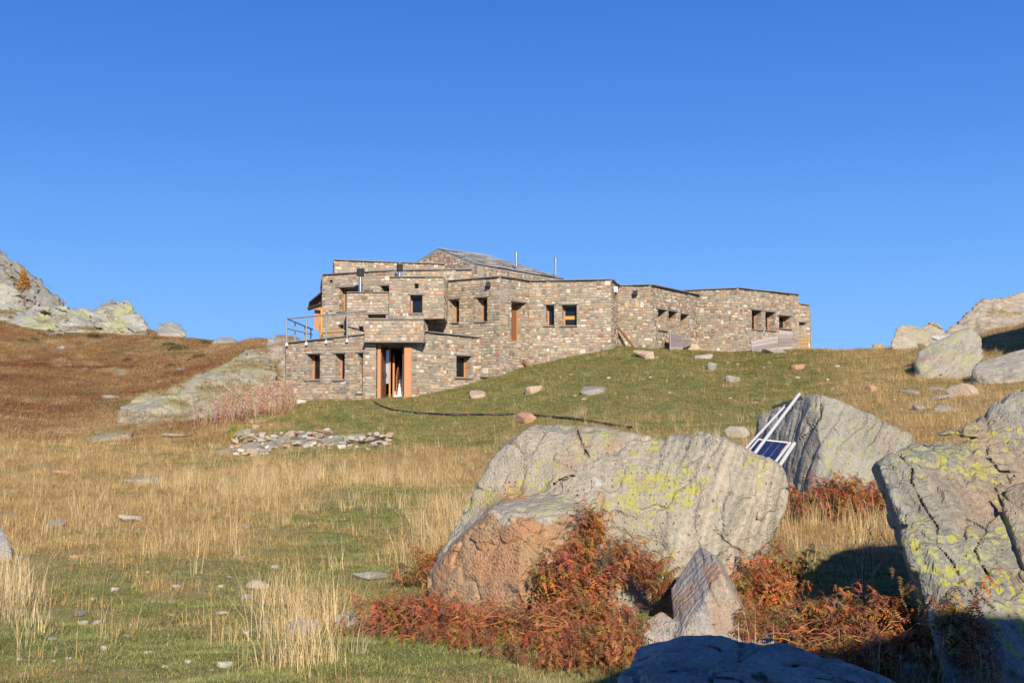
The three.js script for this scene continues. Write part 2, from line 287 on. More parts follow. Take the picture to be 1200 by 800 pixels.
  for (let kz = 0; kz < nz; kz += B) for (let ky = 0; ky < ny; ky += B) for (let kx = 0; kx < nx; kx += B) {
    const cx = X0 + (kx + B / 2) * cell, cy = Y0 + (ky + B / 2) * cell, cz = Z0 + (kz + B / 2) * cell; let c = base(cx, cy, cz), skip = Math.abs(c) > reach + band;
    if (!skip) { const b = c; c = full(cx, cy, cz, b, true); skip = c > reach * 1.7 + cell || c < -reach * 1.7 - cell - (o.cracks && b > -.12 - reach ? .12 : 0); }
    if (!skip) for (let h = 0; h < all.length; h++) { let m = -1e9; for (const q of all[h]) m = Math.max(m, q[0] * cx + q[1] * cy + q[2] * cz - q[3]); hulls[h] = all[h].filter((q) => q[0] * cx + q[1] * cy + q[2] * cz - q[3] > m - 2 * reach - R0); }
    for (let z = kz; z < Math.min(kz + B, nz); z++) for (let y = ky; y < Math.min(ky + B, ny); y++) { let i = (z * ny + y) * nx + kx; for (let x = kx; x < Math.min(kx + B, nx); x++, i++) {
      if (skip) { f[i] = c; continue; }
      const wx = X0 + x * cell, wy = Y0 + y * cell, wz = Z0 + z * cell, b = base(wx, wy, wz); f[i] = Math.abs(b) > band + .15 ? b : full(wx, wy, wz, b);
    } }
    if (!skip) for (let h = 0; h < all.length; h++) hulls[h] = all[h];
  }
  const id = new Int32Array(nx * ny * nz).fill(-1), P = [], off = [0, 1, nx, nx + 1, nx * ny, nx * ny + 1, nx * ny + nx, nx * ny + nx + 1];
  const E = [[0, 1], [2, 3], [4, 5], [6, 7], [0, 2], [1, 3], [4, 6], [5, 7], [0, 4], [1, 5], [2, 6], [3, 7]];
  for (let z = 0; z < nz - 1; z++) for (let y = 0; y < ny - 1; y++) for (let x = 0; x < nx - 1; x++) {
    const i = (z * ny + y) * nx + x, s0 = f[i] < 0; let cross = false;
    for (let k = 1; k < 8; k++) if ((f[i + off[k]] < 0) !== s0) { cross = true; break; }
    if (!cross) continue;
    let sx = 0, sy = 0, sz = 0, n = 0;
    for (const [a, b] of E) { const fa = f[i + off[a]], fb = f[i + off[b]]; if ((fa < 0) === (fb < 0)) continue; const t = fa / (fa - fb); sx += lerp(a & 1, b & 1, t); sy += lerp((a >> 1) & 1, (b >> 1) & 1, t); sz += lerp(a >> 2, b >> 2, t); n++; }
    id[i] = P.length / 3; P.push(X0 + (x + sx / n) * cell, Y0 + (y + sy / n) * cell, Z0 + (z + sz / n) * cell);
  }
  const under = new Uint8Array(P.length / 3); for (let i = 0; i < under.length; i++) under[i] = P[i * 3 + 1] < height(P[i * 3], P[i * 3 + 2]) - .12 * s ? 1 : 0;
  const idx = [], quad = (a, b, c, d, flip) => { if (a < 0 || b < 0 || c < 0 || d < 0 || (under[a] && under[b] && under[c] && under[d])) return; flip ? idx.push(a, c, b, b, c, d) : idx.push(a, b, c, b, d, c); };
  for (let z = 1; z < nz - 1; z++) for (let y = 1; y < ny - 1; y++) for (let x = 1; x < nx - 1; x++) {
    const i = (z * ny + y) * nx + x, s0 = f[i] < 0;
    if ((f[i + 1] < 0) !== s0) quad(id[i - nx - nx * ny], id[i - nx * ny], id[i - nx], id[i], !s0);
    if ((f[i + nx] < 0) !== s0) quad(id[i - 1 - nx * ny], id[i - 1], id[i - nx * ny], id[i], !s0);
    if ((f[i + nx * ny] < 0) !== s0) quad(id[i - 1 - nx], id[i - nx], id[i - 1], id[i], !s0);
  }
  const ctr = box.getCenter(V(0, 0, 0)); ctr.y = Math.max(box.min.y, lo);
  const used2 = new Int32Array(P.length / 3).fill(-1), pos = [], ix = new Uint32Array(idx.length); let nn = 0;
  for (let i = 0; i < idx.length; i++) { const v = idx[i]; if (used2[v] < 0) { used2[v] = nn++; pos.push(P[v * 3] - ctr.x, P[v * 3 + 1] - ctr.y, P[v * 3 + 2] - ctr.z); } ix[i] = used2[v]; }
  const g = new THREE.BufferGeometry(); g.setAttribute('position', new THREE.Float32BufferAttribute(pos, 3)); g.setIndex(new THREE.BufferAttribute(ix, 1)); g.computeVertexNormals();
  const nr = g.attributes.normal.array, col = new Float32Array(pos.length);
  for (let i = 0; i < nn; i++) { const k = rockColor(o, pos[i * 3] + ctr.x, pos[i * 3 + 1] + ctr.y, pos[i * 3 + 2] + ctr.z, [nr[i * 3], nr[i * 3 + 1], nr[i * 3 + 2]]); col.set(k.map((c) => clamp(c, .01, .9)), i * 3); }
  g.setAttribute('color', new THREE.BufferAttribute(col, 3));
  { // texture coordinates in metres along the two axes each facet faces; vertices are doubled where that changes
    const e = .04 * s, G = new Float32Array(nn * 3), P2 = [], N2 = [], C2 = [], U2 = [], seen = new Int32Array(nn * 3).fill(-1), I2 = new Uint32Array(ix.length);
    for (let i = 0; i < nn; i++) { const x = pos[i * 3] + ctr.x, y = pos[i * 3 + 1] + ctr.y, z = pos[i * 3 + 2] + ctr.z, b = base(x, y, z); G[i * 3] = Math.abs(base(x + e, y, z) - b); G[i * 3 + 1] = Math.abs(base(x, y + e, z) - b) * 1.1; G[i * 3 + 2] = Math.abs(base(x, y, z + e) - b) * 1.15; }
    for (let t = 0; t < ix.length; t += 3) {
      let gx = 0, gy = 0, gz = 0; for (let k = 0; k < 3; k++) { const v = ix[t + k]; gx += G[v * 3]; gy += G[v * 3 + 1]; gz += G[v * 3 + 2]; }
      const ax = gz >= gx && gz >= gy ? 2 : gx >= gy ? 0 : 1;
      for (let k = 0; k < 3; k++) { const v = ix[t + k]; let q = seen[v * 3 + ax]; if (q < 0) { q = seen[v * 3 + ax] = P2.length / 3; for (let c = 0; c < 3; c++) { P2.push(pos[v * 3 + c]); N2.push(nr[v * 3 + c]); C2.push(col[v * 3 + c]); } const x = (pos[v * 3] + ctr.x) / s, y = (pos[v * 3 + 1] + ctr.y) / s, z = (pos[v * 3 + 2] + ctr.z) / s; if (ax === 2) U2.push(x, y); else if (ax === 0) U2.push(z + .37, y); else U2.push(x, z + .21); } I2[t + k] = q; }
    }
    g.setAttribute('position', new THREE.Float32BufferAttribute(P2, 3)); g.setAttribute('normal', new THREE.Float32BufferAttribute(N2, 3)); g.setAttribute('color', new THREE.Float32BufferAttribute(C2, 3)); g.setAttribute('uv', new THREE.Float32BufferAttribute(U2, 2)); g.setIndex(new THREE.BufferAttribute(I2, 1));
  }
  const m = new THREE.Mesh(g, rockMat); m.position.copy(ctr);
  blockers.push({ box: box.clone(), base });
  return m;
}
const rockMat = (() => { // mineral grain and fine relief, 1.1 m to the tile, mirrored at the edges
  const S = 768, c = new Uint8Array(S * S * 4), h = new Uint8Array(S * S * 4), r = rng(404);
  for (let j = 0; j < S; j++) for (let i = 0; i < S; i++) {
    const x = i / S, y = j / S, w = fbm(x * 5, y * 5, 2, 3), band = N(x * 9 + y * 34 + w * 3, x * 3, 7), fine = fbm(x * 60, y * 60, 5, 3), pit = sstep(.32, .6, fbm(x * 34, y * 34, 9, 2)), k = 4 * (j * S + i), v = clamp(.90 + .22 * fine + .12 * band + .10 * w - .34 * pit + .10 * (r() - .5), .25, 1) * 255, d = clamp(.55 + .30 * fine + .22 * band + .3 * w - .45 * pit + .05 * (r() - .5)) * 255;
    c[k] = v; c[k + 1] = v * .99; c[k + 2] = v * .97; c[k + 3] = 255; h[k] = h[k + 1] = h[k + 2] = d; h[k + 3] = 255;
  }
  const tx = (a, col) => { const t = new THREE.DataTexture(a, S, S); t.wrapS = t.wrapT = THREE.MirroredRepeatWrapping; t.magFilter = THREE.LinearFilter; t.repeat.set(.9, .9); if (col) t.colorSpace = THREE.NoColorSpace; t.needsUpdate = true; return t; };
  return mat({ vertexColors: true, roughness: .9, map: tx(c, true), bumpMap: tx(h), bumpScale: .04 });
})();
const A3 = (l) => l.map(([a, b, c]) => at(a, b, c));
const unit = (x, y, z) => { const l = Math.hypot(x, y, z); return [x / l, y / l, z / l]; };
function rock(name, label, category, o, group) { const m = buildRock({ bed: unit(.25, .9, .3), ...o }); LOG(name + ' ' + m.geometry.index.count / 3); return top(name, m, label, category, group); }

// the great boulder in the middle and the stones round it
rock('boulder', 'great slanting grey boulder dotted with yellow lichen, bracken growing up its front', 'boulder', {
  cell: .016, amp: .04, bedAmp: .012, ledge: .034, round: .03, blend: .14, c1: [.39, .36, .275], c2: [.27, .255, .205], bed: unit(.93, -.16, .34), lichen: 1.1, rust: .75, streak: .75, streakDark: 1.7, c3: [.50, .425, .32], chip: .03, bedMask: (x) => .22 + .78 * sstep(.9, 1.6, x),
  lichenAt: (x, y, z) => (y > .9 ? .24 : -.18) - (x > 1.75 ? .22 : 0) - (x < .05 && y > 1.05 ? .35 : 0),
  rustAt: (x, y, z) => (x < .5 && z > -10.98 && y < .86 + .1 * N(x * 5, y * 5, z * 5) ? (x < .1 ? .5 : .26) : -.24) + (x < .12 && z < -11 && y > .8 ? .34 : 0),
  white: [[at(699, 566, 11.05), .055]],
  cracks: [{ pts: [[676, 500], [678, 512], [683, 522], [690, 536]], w: 3, depth: .05 }, { pts: [[648, 567], [662, 561], [680, 557]], w: 3, depth: .06 }],
  hulls: [
    A3([[612, 507, 11.5], [628, 497, 11.65], [690, 497, 11.65], [740, 505, 11.5], [790, 514, 11.4], [577, 538, 11.5], [545, 595, 11.4], [520, 650, 11.3], [520, 730, 11.2], [600, 740, 10.85], [700, 740, 10.6], [800, 740, 10.6], [650, 566, 11.15], [705, 577, 11.0], [790, 600, 10.85], [810, 560, 11.05], [590, 520, 12.8], [700, 506, 13.1], [800, 530, 13], [560, 600, 12.6], [560, 670, 12.8], [800, 690, 12.6]]),
    A3([[785, 512, 11.45], [806, 505, 11.4], [832, 502, 11.35], [850, 514, 11.2], [905, 533, 11.2], [922, 548, 11.2], [928, 572, 11.15], [926, 594, 11.1], [905, 636, 11.0], [884, 692, 10.85], [860, 745, 10.7], [800, 745, 10.55], [780, 700, 10.6], [852, 600, 10.74], [862, 640, 10.7], [780, 600, 10.85], [800, 520, 13], [900, 548, 12.7], [870, 690, 12.5], [790, 690, 12.6]]),
    A3([[499, 674, 10.95], [530, 640, 10.8], [574, 597, 10.5], [600, 590, 10.8], [655, 586, 10.7], [700, 600, 10.6], [611, 612, 10.25], [608, 730, 10.05], [500, 730, 10.7], [690, 735, 10.3], [640, 573, 11.3], [590, 582, 11.3], [520, 645, 11.4], [520, 730, 11.4], [700, 720, 11.3]]),
    A3([[640, 574, 11.1], [668, 562, 11.12], [694, 562, 11.05], [708, 578, 10.9], [704, 620, 10.6], [650, 620, 10.7], [680, 575, 11.5], [650, 600, 11.4], [705, 600, 11.4]]),
  ],
});
rock('wedge_rock', 'pointed triangular rust stained rock propped against the great boulder', 'rock', {
  cell: .012, amp: .025, bedAmp: .012, ledge: .03, round: .03, bed: unit(.75, .55, .3), rust: .75, streak: .7, c1: [.40, .37, .33], c2: [.32, .31, .29], rustAt: (x, y, z) => (x > 1.42 ? .1 : -.12),
  hulls: [A3([[818, 638, 9.95], [837, 645, 9.6], [846, 668, 9.3], [892, 757, 9.15], [825, 775, 8.95], [790, 760, 9.05], [785, 690, 9.7], [864, 690, 9.45], [800, 775, 10.2], [885, 775, 10.1], [850, 660, 10.1]]), A3([[751, 730, 9.35], [775, 712, 9.4], [806, 735, 9.2], [800, 775, 9.1], [748, 775, 9.35], [752, 748, 9.25], [790, 775, 9.9], [770, 730, 9.8]])],
});
rock('slab_rock', 'dark shaded flat topped slab of rock below the triangular rust stained rock', 'rock', {
  cell: .011, amp: .07, bedAmp: .035, ledge: .07, chip: .06, round: .02, bed: unit(.12, .95, .25), lichen: .35, streak: .35, c1: [.34, .32, .28], c2: [.25, .24, .22],
  cracks: [{ pts: [[722, 778], [750, 783], [800, 790], [860, 796], [900, 812]], w: 3.5, depth: .07 }],
  hulls: [A3([[726, 763, 7.1], [738, 754, 7.25], [800, 736, 7.4], [822, 738, 7.4], [850, 746, 7.2], [900, 758, 7.1], [1000, 776, 6.8], [1075, 804, 6.5], [723, 776, 6.7], [755, 792, 6.2], [900, 816, 5.9], [1060, 850, 5.9], [724, 880, 6.6], [760, 930, 6.3], [900, 980, 6.0], [1070, 980, 6], [800, 880, 7.7], [1060, 860, 7.2]])],
});
rock('cracked_outcrop', 'large split grey rock face with yellow lichen and overhanging shaded edge', 'rock', {
  cell: .0135, amp: .045, bedAmp: .02, ledge: .05, round: .035, bed: unit(-.55, .35, .55), lichen: 1.0, rust: .3, streak: .45, chip: .03, c1: [.30, .29, .235], c2: [.205, .205, .17], c3: [.36, .33, .26],
  lichenAt: () => .22, 
  cracks: [
    { pts: [[1047, 529], [1060, 539], [1070, 550], [1068, 564], [1078, 584], [1086, 598], [1099, 618], [1097, 637], [1115, 657], [1127, 680], [1146, 704]], w: 3.4, depth: .06 },
    { pts: [[1168, 598], [1155, 622], [1142, 645], [1150, 662], [1165, 684]], w: 3.2, depth: .06 },
    { pts: [[1092, 513], [1121, 516], [1145, 513]], w: 3.4, depth: .06 },
    { pts: [[1155, 516], [1157, 534], [1171, 552], [1202, 553]], w: 3.4, depth: .06 },
    { pts: [[1215, 552], [1190, 558], [1166, 572], [1175, 592], [1162, 612]], w: 3.4, depth: .06 },
  ],
  hulls: [
    A3([[1027, 540, 9.05], [1022, 551, 9.6], [1050, 528, 9.25], [1082, 516, 9.5], [1150, 512, 9.7], [1210, 520, 9.7], [1262, 510, 9.7], [1262, 640, 9.0], [1262, 820, 7.6], [1190, 850, 7.3], [1128, 845, 7.5], [1102, 700, 8.25], [1062, 605, 8.75], [1040, 602, 9.7], [1072, 680, 9.5], [1096, 760, 9.2], [1110, 830, 8.8], [1110, 700, 10.3], [1262, 650, 11], [1262, 520, 11.2]]),
    A3([[1116, 503, 9.62], [1128, 499, 9.7], [1156, 486, 9.8], [1176, 470, 9.95], [1196, 452, 10.15], [1230, 442, 10.3], [1262, 440, 10.3], [1262, 560, 9.6], [1160, 545, 9.4], [1190, 556, 9.2], [1150, 530, 9.6], [1140, 540, 10.6], [1200, 480, 11.2], [1262, 480, 11.3]]),
    A3([[1086, 515, 9.3], [1094, 506, 9.45], [1128, 497, 9.65], [1143, 504, 9.55], [1144, 512, 9.3], [1100, 514, 9.2], [1095, 510, 10.0], [1140, 508, 10.1]]),
    A3([[1166, 575, 8.85], [1182, 560, 9.0], [1240, 552, 9.0], [1260, 700, 8.1], [1200, 690, 8.15], [1176, 600, 8.7], [1190, 600, 9.6], [1260, 590, 9.6]]),
  ],
});
rock('boulder', 'pale leaning boulder spotted with yellow lichen behind the solar panel, bracken at its foot', 'boulder', {
  cell: .020, amp: .045, bedAmp: .02, ledge: .045, round: .04, bed: unit(.85, -.3, .4), lichen: .7, streak: .4, rust: .2, chip: .015, c1: [.38, .36, .29], c2: [.30, .285, .24], lichenAt: (x) => (x > 4.15 ? .18 : -.5),
  cracks: [{ pts: [[962, 462], [962, 490], [950, 506], [938, 516]], w: 2, depth: .08 }, { pts: [[955, 505], [975, 498], [985, 512]], w: 1.4, depth: .06 }],
  hulls: [A3([[950, 460, 17.8], [966, 461, 17.6], [984, 467, 17.6], [998, 480, 17.6], [1022, 493, 17.6], [1072, 507, 17.8], [1082, 580, 17], [1000, 600, 16.6], [958, 600, 16.7], [960, 515, 17.0], [948, 575, 16.9], [916, 472, 18.7], [888, 488, 19.1], [878, 520, 19.3], [880, 590, 19], [930, 600, 17.4], [926, 530, 17.9], [950, 468, 20], [1070, 520, 19.6], [900, 600, 20.3], [1070, 590, 19]])],
});
LOG('near rocks done');

// rocks standing farther off on the right
const midRock = { grow: .1, c1: [.46, .40, .31], c2: [.34, .31, .26], sink: .8, amp: .16, bedAmp: .09, round: .12, scale: 1.8, lichen: 0, rust: .3, streak: .4, pale: .25, chip: .05 };
rock('boulder', 'rounded grey boulder with a yellowish cap, perched below the big pale rock slope', 'boulder', { ...midRock, cell: .045, amp: .1, bed: unit(-.4, .75, .3), pale: .5, c1: [.40, .37, .31], c2: [.29, .28, .25],
  hulls: [A3([[1072, 424, 44], [1078, 412, 44.3], [1092, 407, 44.3], [1104, 399, 44.5], [1122, 391, 44.6], [1136, 387, 44.9], [1143, 393, 44.7], [1149, 411, 44.4], [1140, 430, 43.8], [1122, 443, 43.4], [1090, 440, 43.2], [1078, 432, 43.4], [1090, 420, 46], [1140, 420, 46.4], [1130, 395, 46], [1110, 445, 45.4]])] });
rock('rock_block', 'whitish angular block wedged behind the perched grey boulder', 'rock', { ...midRock, cell: .05, amp: .05, rust: 0, pale: .15, c1: [.58, .57, .52], c2: [.47, .46, .42], c3: [.62, .6, .55], hulls: [A3([[1089, 411, 45.6], [1095, 393, 45.9], [1114, 393, 46], [1118, 405, 45.6], [1112, 414, 45.4], [1094, 414, 47], [1114, 396, 47.2]])] });
rock('boulder', 'rounded brownish grey boulder on the skyline beside the big pale rock slope', 'boulder', { ...midRock, cell: .06, hulls: [A3([[1045, 408, 57], [1047, 393, 57.5], [1052, 385, 57.8], [1072, 383, 58], [1088, 386, 58], [1095, 400, 57.4], [1090, 416, 57], [1050, 416, 57], [1055, 400, 59.5], [1090, 400, 60]])] });
rock('boulder', 'smaller rounded boulder behind the brownish grey boulder on the skyline', 'boulder', { ...midRock, cell: .06, hulls: [A3([[1076, 395, 60], [1078, 384, 60.3], [1090, 379, 60.5], [1100, 381, 60.5], [1107, 388, 60.2], [1108, 405, 60], [1080, 410, 60], [1090, 400, 62.5], [1106, 400, 62.5]])] });
rock('rock_slope', 'big pale smooth rock slope rising to the skyline above the shaded hollow', 'rock', { ...midRock, cell: .075, amp: .26, bedAmp: .05, round: .5, bed: unit(.5, .8, -.2), c1: [.52, .42, .31], c2: [.42, .36, .28], rust: .35,
  hulls: [A3([[1098, 402, 60], [1108, 386, 61], [1124, 373, 62], [1140, 360, 63], [1152, 350, 63.6], [1166, 346, 64], [1200, 341, 65], [1260, 332, 66], [1300, 345, 66], [1300, 400, 62], [1200, 400, 58.5], [1150, 405, 58], [1120, 412, 58.5], [1120, 405, 66], [1180, 380, 69], [1300, 370, 70]])] });
rock('rock_slab', 'shaded slab lying in the hollow under the pale rock slope', 'rock', { ...midRock, cell: .05, amp: .07, bedAmp: .05, bed: unit(-.2, .93, .3), rust: 0,
  hulls: [A3([[1142, 436, 40], [1150, 426, 40.6], [1178, 417, 41.2], [1215, 408, 41.8], [1260, 400, 42], [1260, 440, 40], [1200, 448, 39], [1160, 447, 39.4], [1150, 440, 43], [1260, 425, 44]])] });
rock('shade_boulder', 'tall grey boulder that throws the shade over the slab in the hollow', 'boulder', { ...midRock, cell: .13, amp: .2,
  hulls: [A3([[1232, 440, 44.5], [1240, 340, 45], [1262, 262, 45.5], [1310, 212, 46], [1400, 200, 46], [1430, 440, 44], [1240, 440, 49], [1290, 262, 48.5], [1400, 225, 49], [1430, 440, 49]])] });
rock('shade_boulder', 'high dark boulder beside the camera that shades the flat topped slab', 'boulder', { cell: .05, amp: .06, lichen: .3,
  hulls: [[V(1.4, -.3, -1.0), V(1.42, 3.15, -1), V(1.65, 3.4, -1), V(2.1, 3.62, -1), V(2.7, 3.68, -1), V(3.3, 3.62, -1), V(4.3, 3.6, -1), V(4.8, 3.8, -1), V(5.6, 3.9, -1), V(6, -.3, -1), V(1.4, -.3, .6), V(1.8, 3, .7), V(5.5, 3.6, 1.2), V(6, -.3, 1.5)]] });
// rock faces of the hill on the left
const hillRock = { grow: .4, sink: 4, amp: .55, bedAmp: .3, round: .4, scale: 3.6, lichen: 0, rust: 0, streak: .45, pale: .75, chip: .3, bed: unit(.3, .9, .2), c1: [.42, .41, .35], c2: [.30, .30, .27], c3: [.44, .42, .34] };
rock('cliff', 'dark grey rock crest at the top of the heathery hill beside the larch', 'rock face', { ...hillRock, cell: .13, pale: .12, chip: .6, c1: [.30, .29, .265], c2: [.20, .195, .18], c3: [.34, .31, .26], bed: unit(.65, .7, .3),
  hulls: [A3([[-60, 268, 119], [0, 297, 117], [12, 308, 116.5], [26, 318, 116], [38, 325, 115.5], [50, 338, 115], [62, 352, 115], [70, 358, 114.5], [50, 362, 113], [20, 350, 113], [-60, 345, 113], [-60, 400, 116], [60, 390, 117], [0, 330, 124], [60, 365, 122], [-60, 300, 126]])] });
rock('cliff', 'pale greenish yellow lichened slabs below the dark grey crest', 'rock face', { ...hillRock, cell: .12, hulls: [
  A3([[-50, 322, 102], [0, 334, 101.5], [8, 345, 101], [24, 354, 100.5], [28, 366, 99.5], [24, 378, 98.5], [-50, 380, 98], [0, 360, 99.5], [-50, 360, 107], [25, 370, 107]]),
  A3([[-50, 378, 96.5], [20, 376, 96.8], [60, 376, 97.2], [100, 380, 96.8], [112, 390, 95.4], [60, 396, 94], [-50, 394, 94], [30, 382, 101], [100, 386, 100]]),
  A3([[-50, 366, 97.5], [10, 364, 97.5], [28, 372, 97], [34, 384, 96], [-50, 388, 95], [0, 375, 101], [30, 380, 100]]),
  A3([[30, 372, 99], [44, 360, 99.6], [54, 364, 99.5], [66, 374, 99], [60, 386, 97.5], [36, 384, 97.5], [50, 372, 103], [64, 380, 102]])] });
rock('rock_knoll', 'rounded pale lichened rock knoll on the ridge of the heathery hill', 'rock face', { ...hillRock, cell: .12, hulls: [
  A3([[54, 378, 100], [60, 366, 101], [76, 362, 101.5], [84, 372, 100], [80, 384, 98.5], [60, 384, 98.5], [70, 375, 105]]),
  A3([[80, 380, 98], [84, 368, 99], [96, 365, 99.5], [110, 371, 98.5], [134, 378, 97.5], [142, 390, 95.5], [96, 390, 95.5], [84, 387, 96], [96, 378, 103], [140, 385, 102]]),
  A3([[104, 370, 100], [118, 362, 101], [128, 356, 101.5], [136, 355, 101.5], [150, 360, 100.5], [160, 367, 99.5], [167, 375, 98.5], [172, 384, 97.5], [173, 397, 95], [148, 397, 95], [140, 380, 97.5], [120, 375, 98.5], [130, 370, 106], [165, 385, 103]])] });
rock('rock_knoll', 'small grey rock showing on the ridge beyond the lichened knoll', 'rock', { ...hillRock, amp: .2, bedAmp: .1, chip: .1, cell: .12, hulls: [A3([[188, 388, 100], [193, 382, 101], [200, 381, 101], [210, 387, 100], [213, 393, 99], [190, 394, 99], [200, 390, 104]])] });
rock('rock_knoll', 'low grey rock at the right end of the heathery ridge', 'rock', { ...hillRock, amp: .2, bedAmp: .1, chip: .1, cell: .11, hulls: [A3([[250, 406, 86], [262, 400, 87], [270, 400, 87], [278, 408, 86], [276, 416, 84.5], [252, 414, 85], [265, 410, 90]])] });
const out = { ...hillRock, grow: .1, scale: 1.9, amp: .24, bedAmp: .12, chip: .16, round: .2, c1: [.40, .365, .27], c2: [.27, .25, .20], c3: [.45, .38, .27] };
rock('outcrop', 'broad ramp of greenish lichened rock climbing to the terrace, tufts of dry grass on it', 'outcrop', { ...out, sink: 2.5, round: .5, cell: .065, pale: .7, bed: unit(.45, .7, .5), hulls: [
  A3([[131, 497, 48], [136, 484, 48.8], [146, 472, 49.6], [160, 463, 50.4], [190, 458, 51.2], [206, 462, 50.6], [222, 478, 49], [190, 496, 47.4], [155, 500, 47.2], [135, 503, 47.4], [160, 480, 53], [210, 470, 53]]),
  A3([[170, 464, 51], [205, 452, 52.2], [224, 441, 53.2], [244, 434, 54], [262, 440, 53.4], [280, 462, 50.6], [250, 486, 48.2], [205, 490, 47.8], [215, 460, 55], [260, 450, 55.5]]),
  A3([[222, 446, 53], [240, 434, 54.6], [250, 427, 55.6], [264, 418, 57], [284, 410, 58.6], [312, 407, 60], [326, 418, 58.4], [324, 440, 55.4], [312, 458, 52.8], [288, 476, 50], [240, 480, 49.2], [270, 440, 60], [322, 430, 61]]),
  A3([[200, 500, 46.4], [225, 484, 48], [262, 480, 48.4], [298, 474, 49.4], [300, 490, 47.2], [260, 502, 45.6], [215, 506, 45.6], [255, 490, 50.5]])] });
rock('outcrop', 'pinkish grey rock ledge under the left corner of the terrace', 'outcrop', { ...out, cell: .07, pale: .15, amp: .16, c1: [.47, .40, .34], c2: [.36, .33, .30], hulls: [
  A3([[296, 425, 58], [302, 411, 59], [318, 403, 60], [336, 400, 60.5], [346, 410, 59], [345, 435, 57.2], [320, 440, 56.6], [300, 436, 57], [320, 425, 62], [345, 420, 62]]),
  A3([[312, 408, 61], [316, 398, 61.8], [326, 393, 62], [340, 394, 62], [350, 405, 61], [330, 412, 60], [330, 405, 64], [350, 400, 64]])] });
rock('outcrop', 'low flat rock in the tan grass at the foot of the lichened tongue', 'outcrop', { ...out, sink: .6, scale: 2, amp: .07, bedAmp: .04, chip: .03, cell: .05, pale: .3, round: .1, hulls: [A3([[101, 513, 41.5], [112, 507, 42], [135, 504, 42.6], [152, 504, 42.6], [150, 510, 41.6], [125, 516, 41], [104, 518, 41], [120, 514, 43.5], [150, 510, 43.6]])] });
rock('outcrop', 'greenish flat rock bulging from the heathery slope', 'outcrop', { ...out, sink: 1, scale: 2.4, amp: .1, bedAmp: .05, chip: .04, cell: .08, pale: .9, round: .2, hulls: [A3([[116, 437, 70], [124, 432, 71], [134, 431, 71.3], [146, 436, 70.4], [146, 442, 69], [120, 442, 69], [130, 437, 73]])] });
rock('rock', 'upright grey rock at the edge of the meadow, with a dark hollow at its side', 'rock', { cell: .02, amp: .03, bedAmp: .02, streak: .4, rust: 0, c1: [.46, .44, .40], c2: [.36, .35, .33], hulls: [A3([[-30, 650, 14], [-20, 610, 14.4], [2, 612, 14.4], [10, 628, 14.2], [17, 655, 13.9], [14, 665, 13.8], [-30, 670, 13.6], [5, 640, 15], [-20, 630, 15.2]])] });
LOG('far rocks done');

// ---------------------------------------------------------------- the stone hut
const MT = {
  stone: mat({ vertexColors: true, roughness: .92 }), mortar: mat({ color: lin(.33, .28, .21), roughness: 1 }), slate: mat({ color: lin(.22, .21, .19), roughness: .75 }),
  larch: mat({ color: lin(.52, .235, .10), roughness: .65 }), larchDark: mat({ color: lin(.24, .10, .045), roughness: .7 }), glass: new THREE.MeshPhysicalMaterial({ color: lin(.012, .016, .02), roughness: .06, specularIntensity: .7 }),
  steel: mat({ color: lin(.55, .56, .58), roughness: .3, metalness: .9 }), zinc: mat({ color: lin(.36, .35, .33), roughness: .5, metalness: .4 }), dark: mat({ color: lin(.035, .033, .03), roughness: .9 }), plaster: mat({ color: lin(.62, .60, .56), roughness: .95 }), white: mat({ color: lin(.78, .77, .74), roughness: .6 }),
  weathered: mat({ color: lin(.33, .28, .25), roughness: .9 }), yellowWood: mat({ color: lin(.55, .30, .07), roughness: .7 }), room: mat({ color: lin(.10, .085, .07), roughness: 1 }),
};
const stonePalette = [[srgb(190, 172, 146), 20], [srgb(172, 156, 132), 17], [srgb(204, 180, 144), 15], [srgb(208, 166, 118), 11], [srgb(194, 138, 98), 8], [srgb(170, 112, 84), 4], [srgb(158, 148, 130), 14], [srgb(134, 127, 114), 8], [srgb(220, 206, 182), 8], [srgb(228, 217, 196), 2.2], [srgb(160, 150, 120), 8], [srgb(140, 108, 86), 3]];
const stoneTotal = stonePalette.reduce((a, b) => a + b[1], 0);
const SR = rng(515);
function stoneTone() { let t = SR() * stoneTotal; for (const [c, w] of stonePalette) { if ((t -= w) <= 0) { const k = .84 + .25 * SR(), gy = (c[0] + c[1] + c[2]) / 3, m = mix3(mix3(c, [gy * 1.08, gy, gy * .88], .22), [.40, .365, .305], .14); return [m[0] * k, m[1] * k * (.97 + .06 * SR()), m[2] * k]; } } return stonePalette[0][0]; }
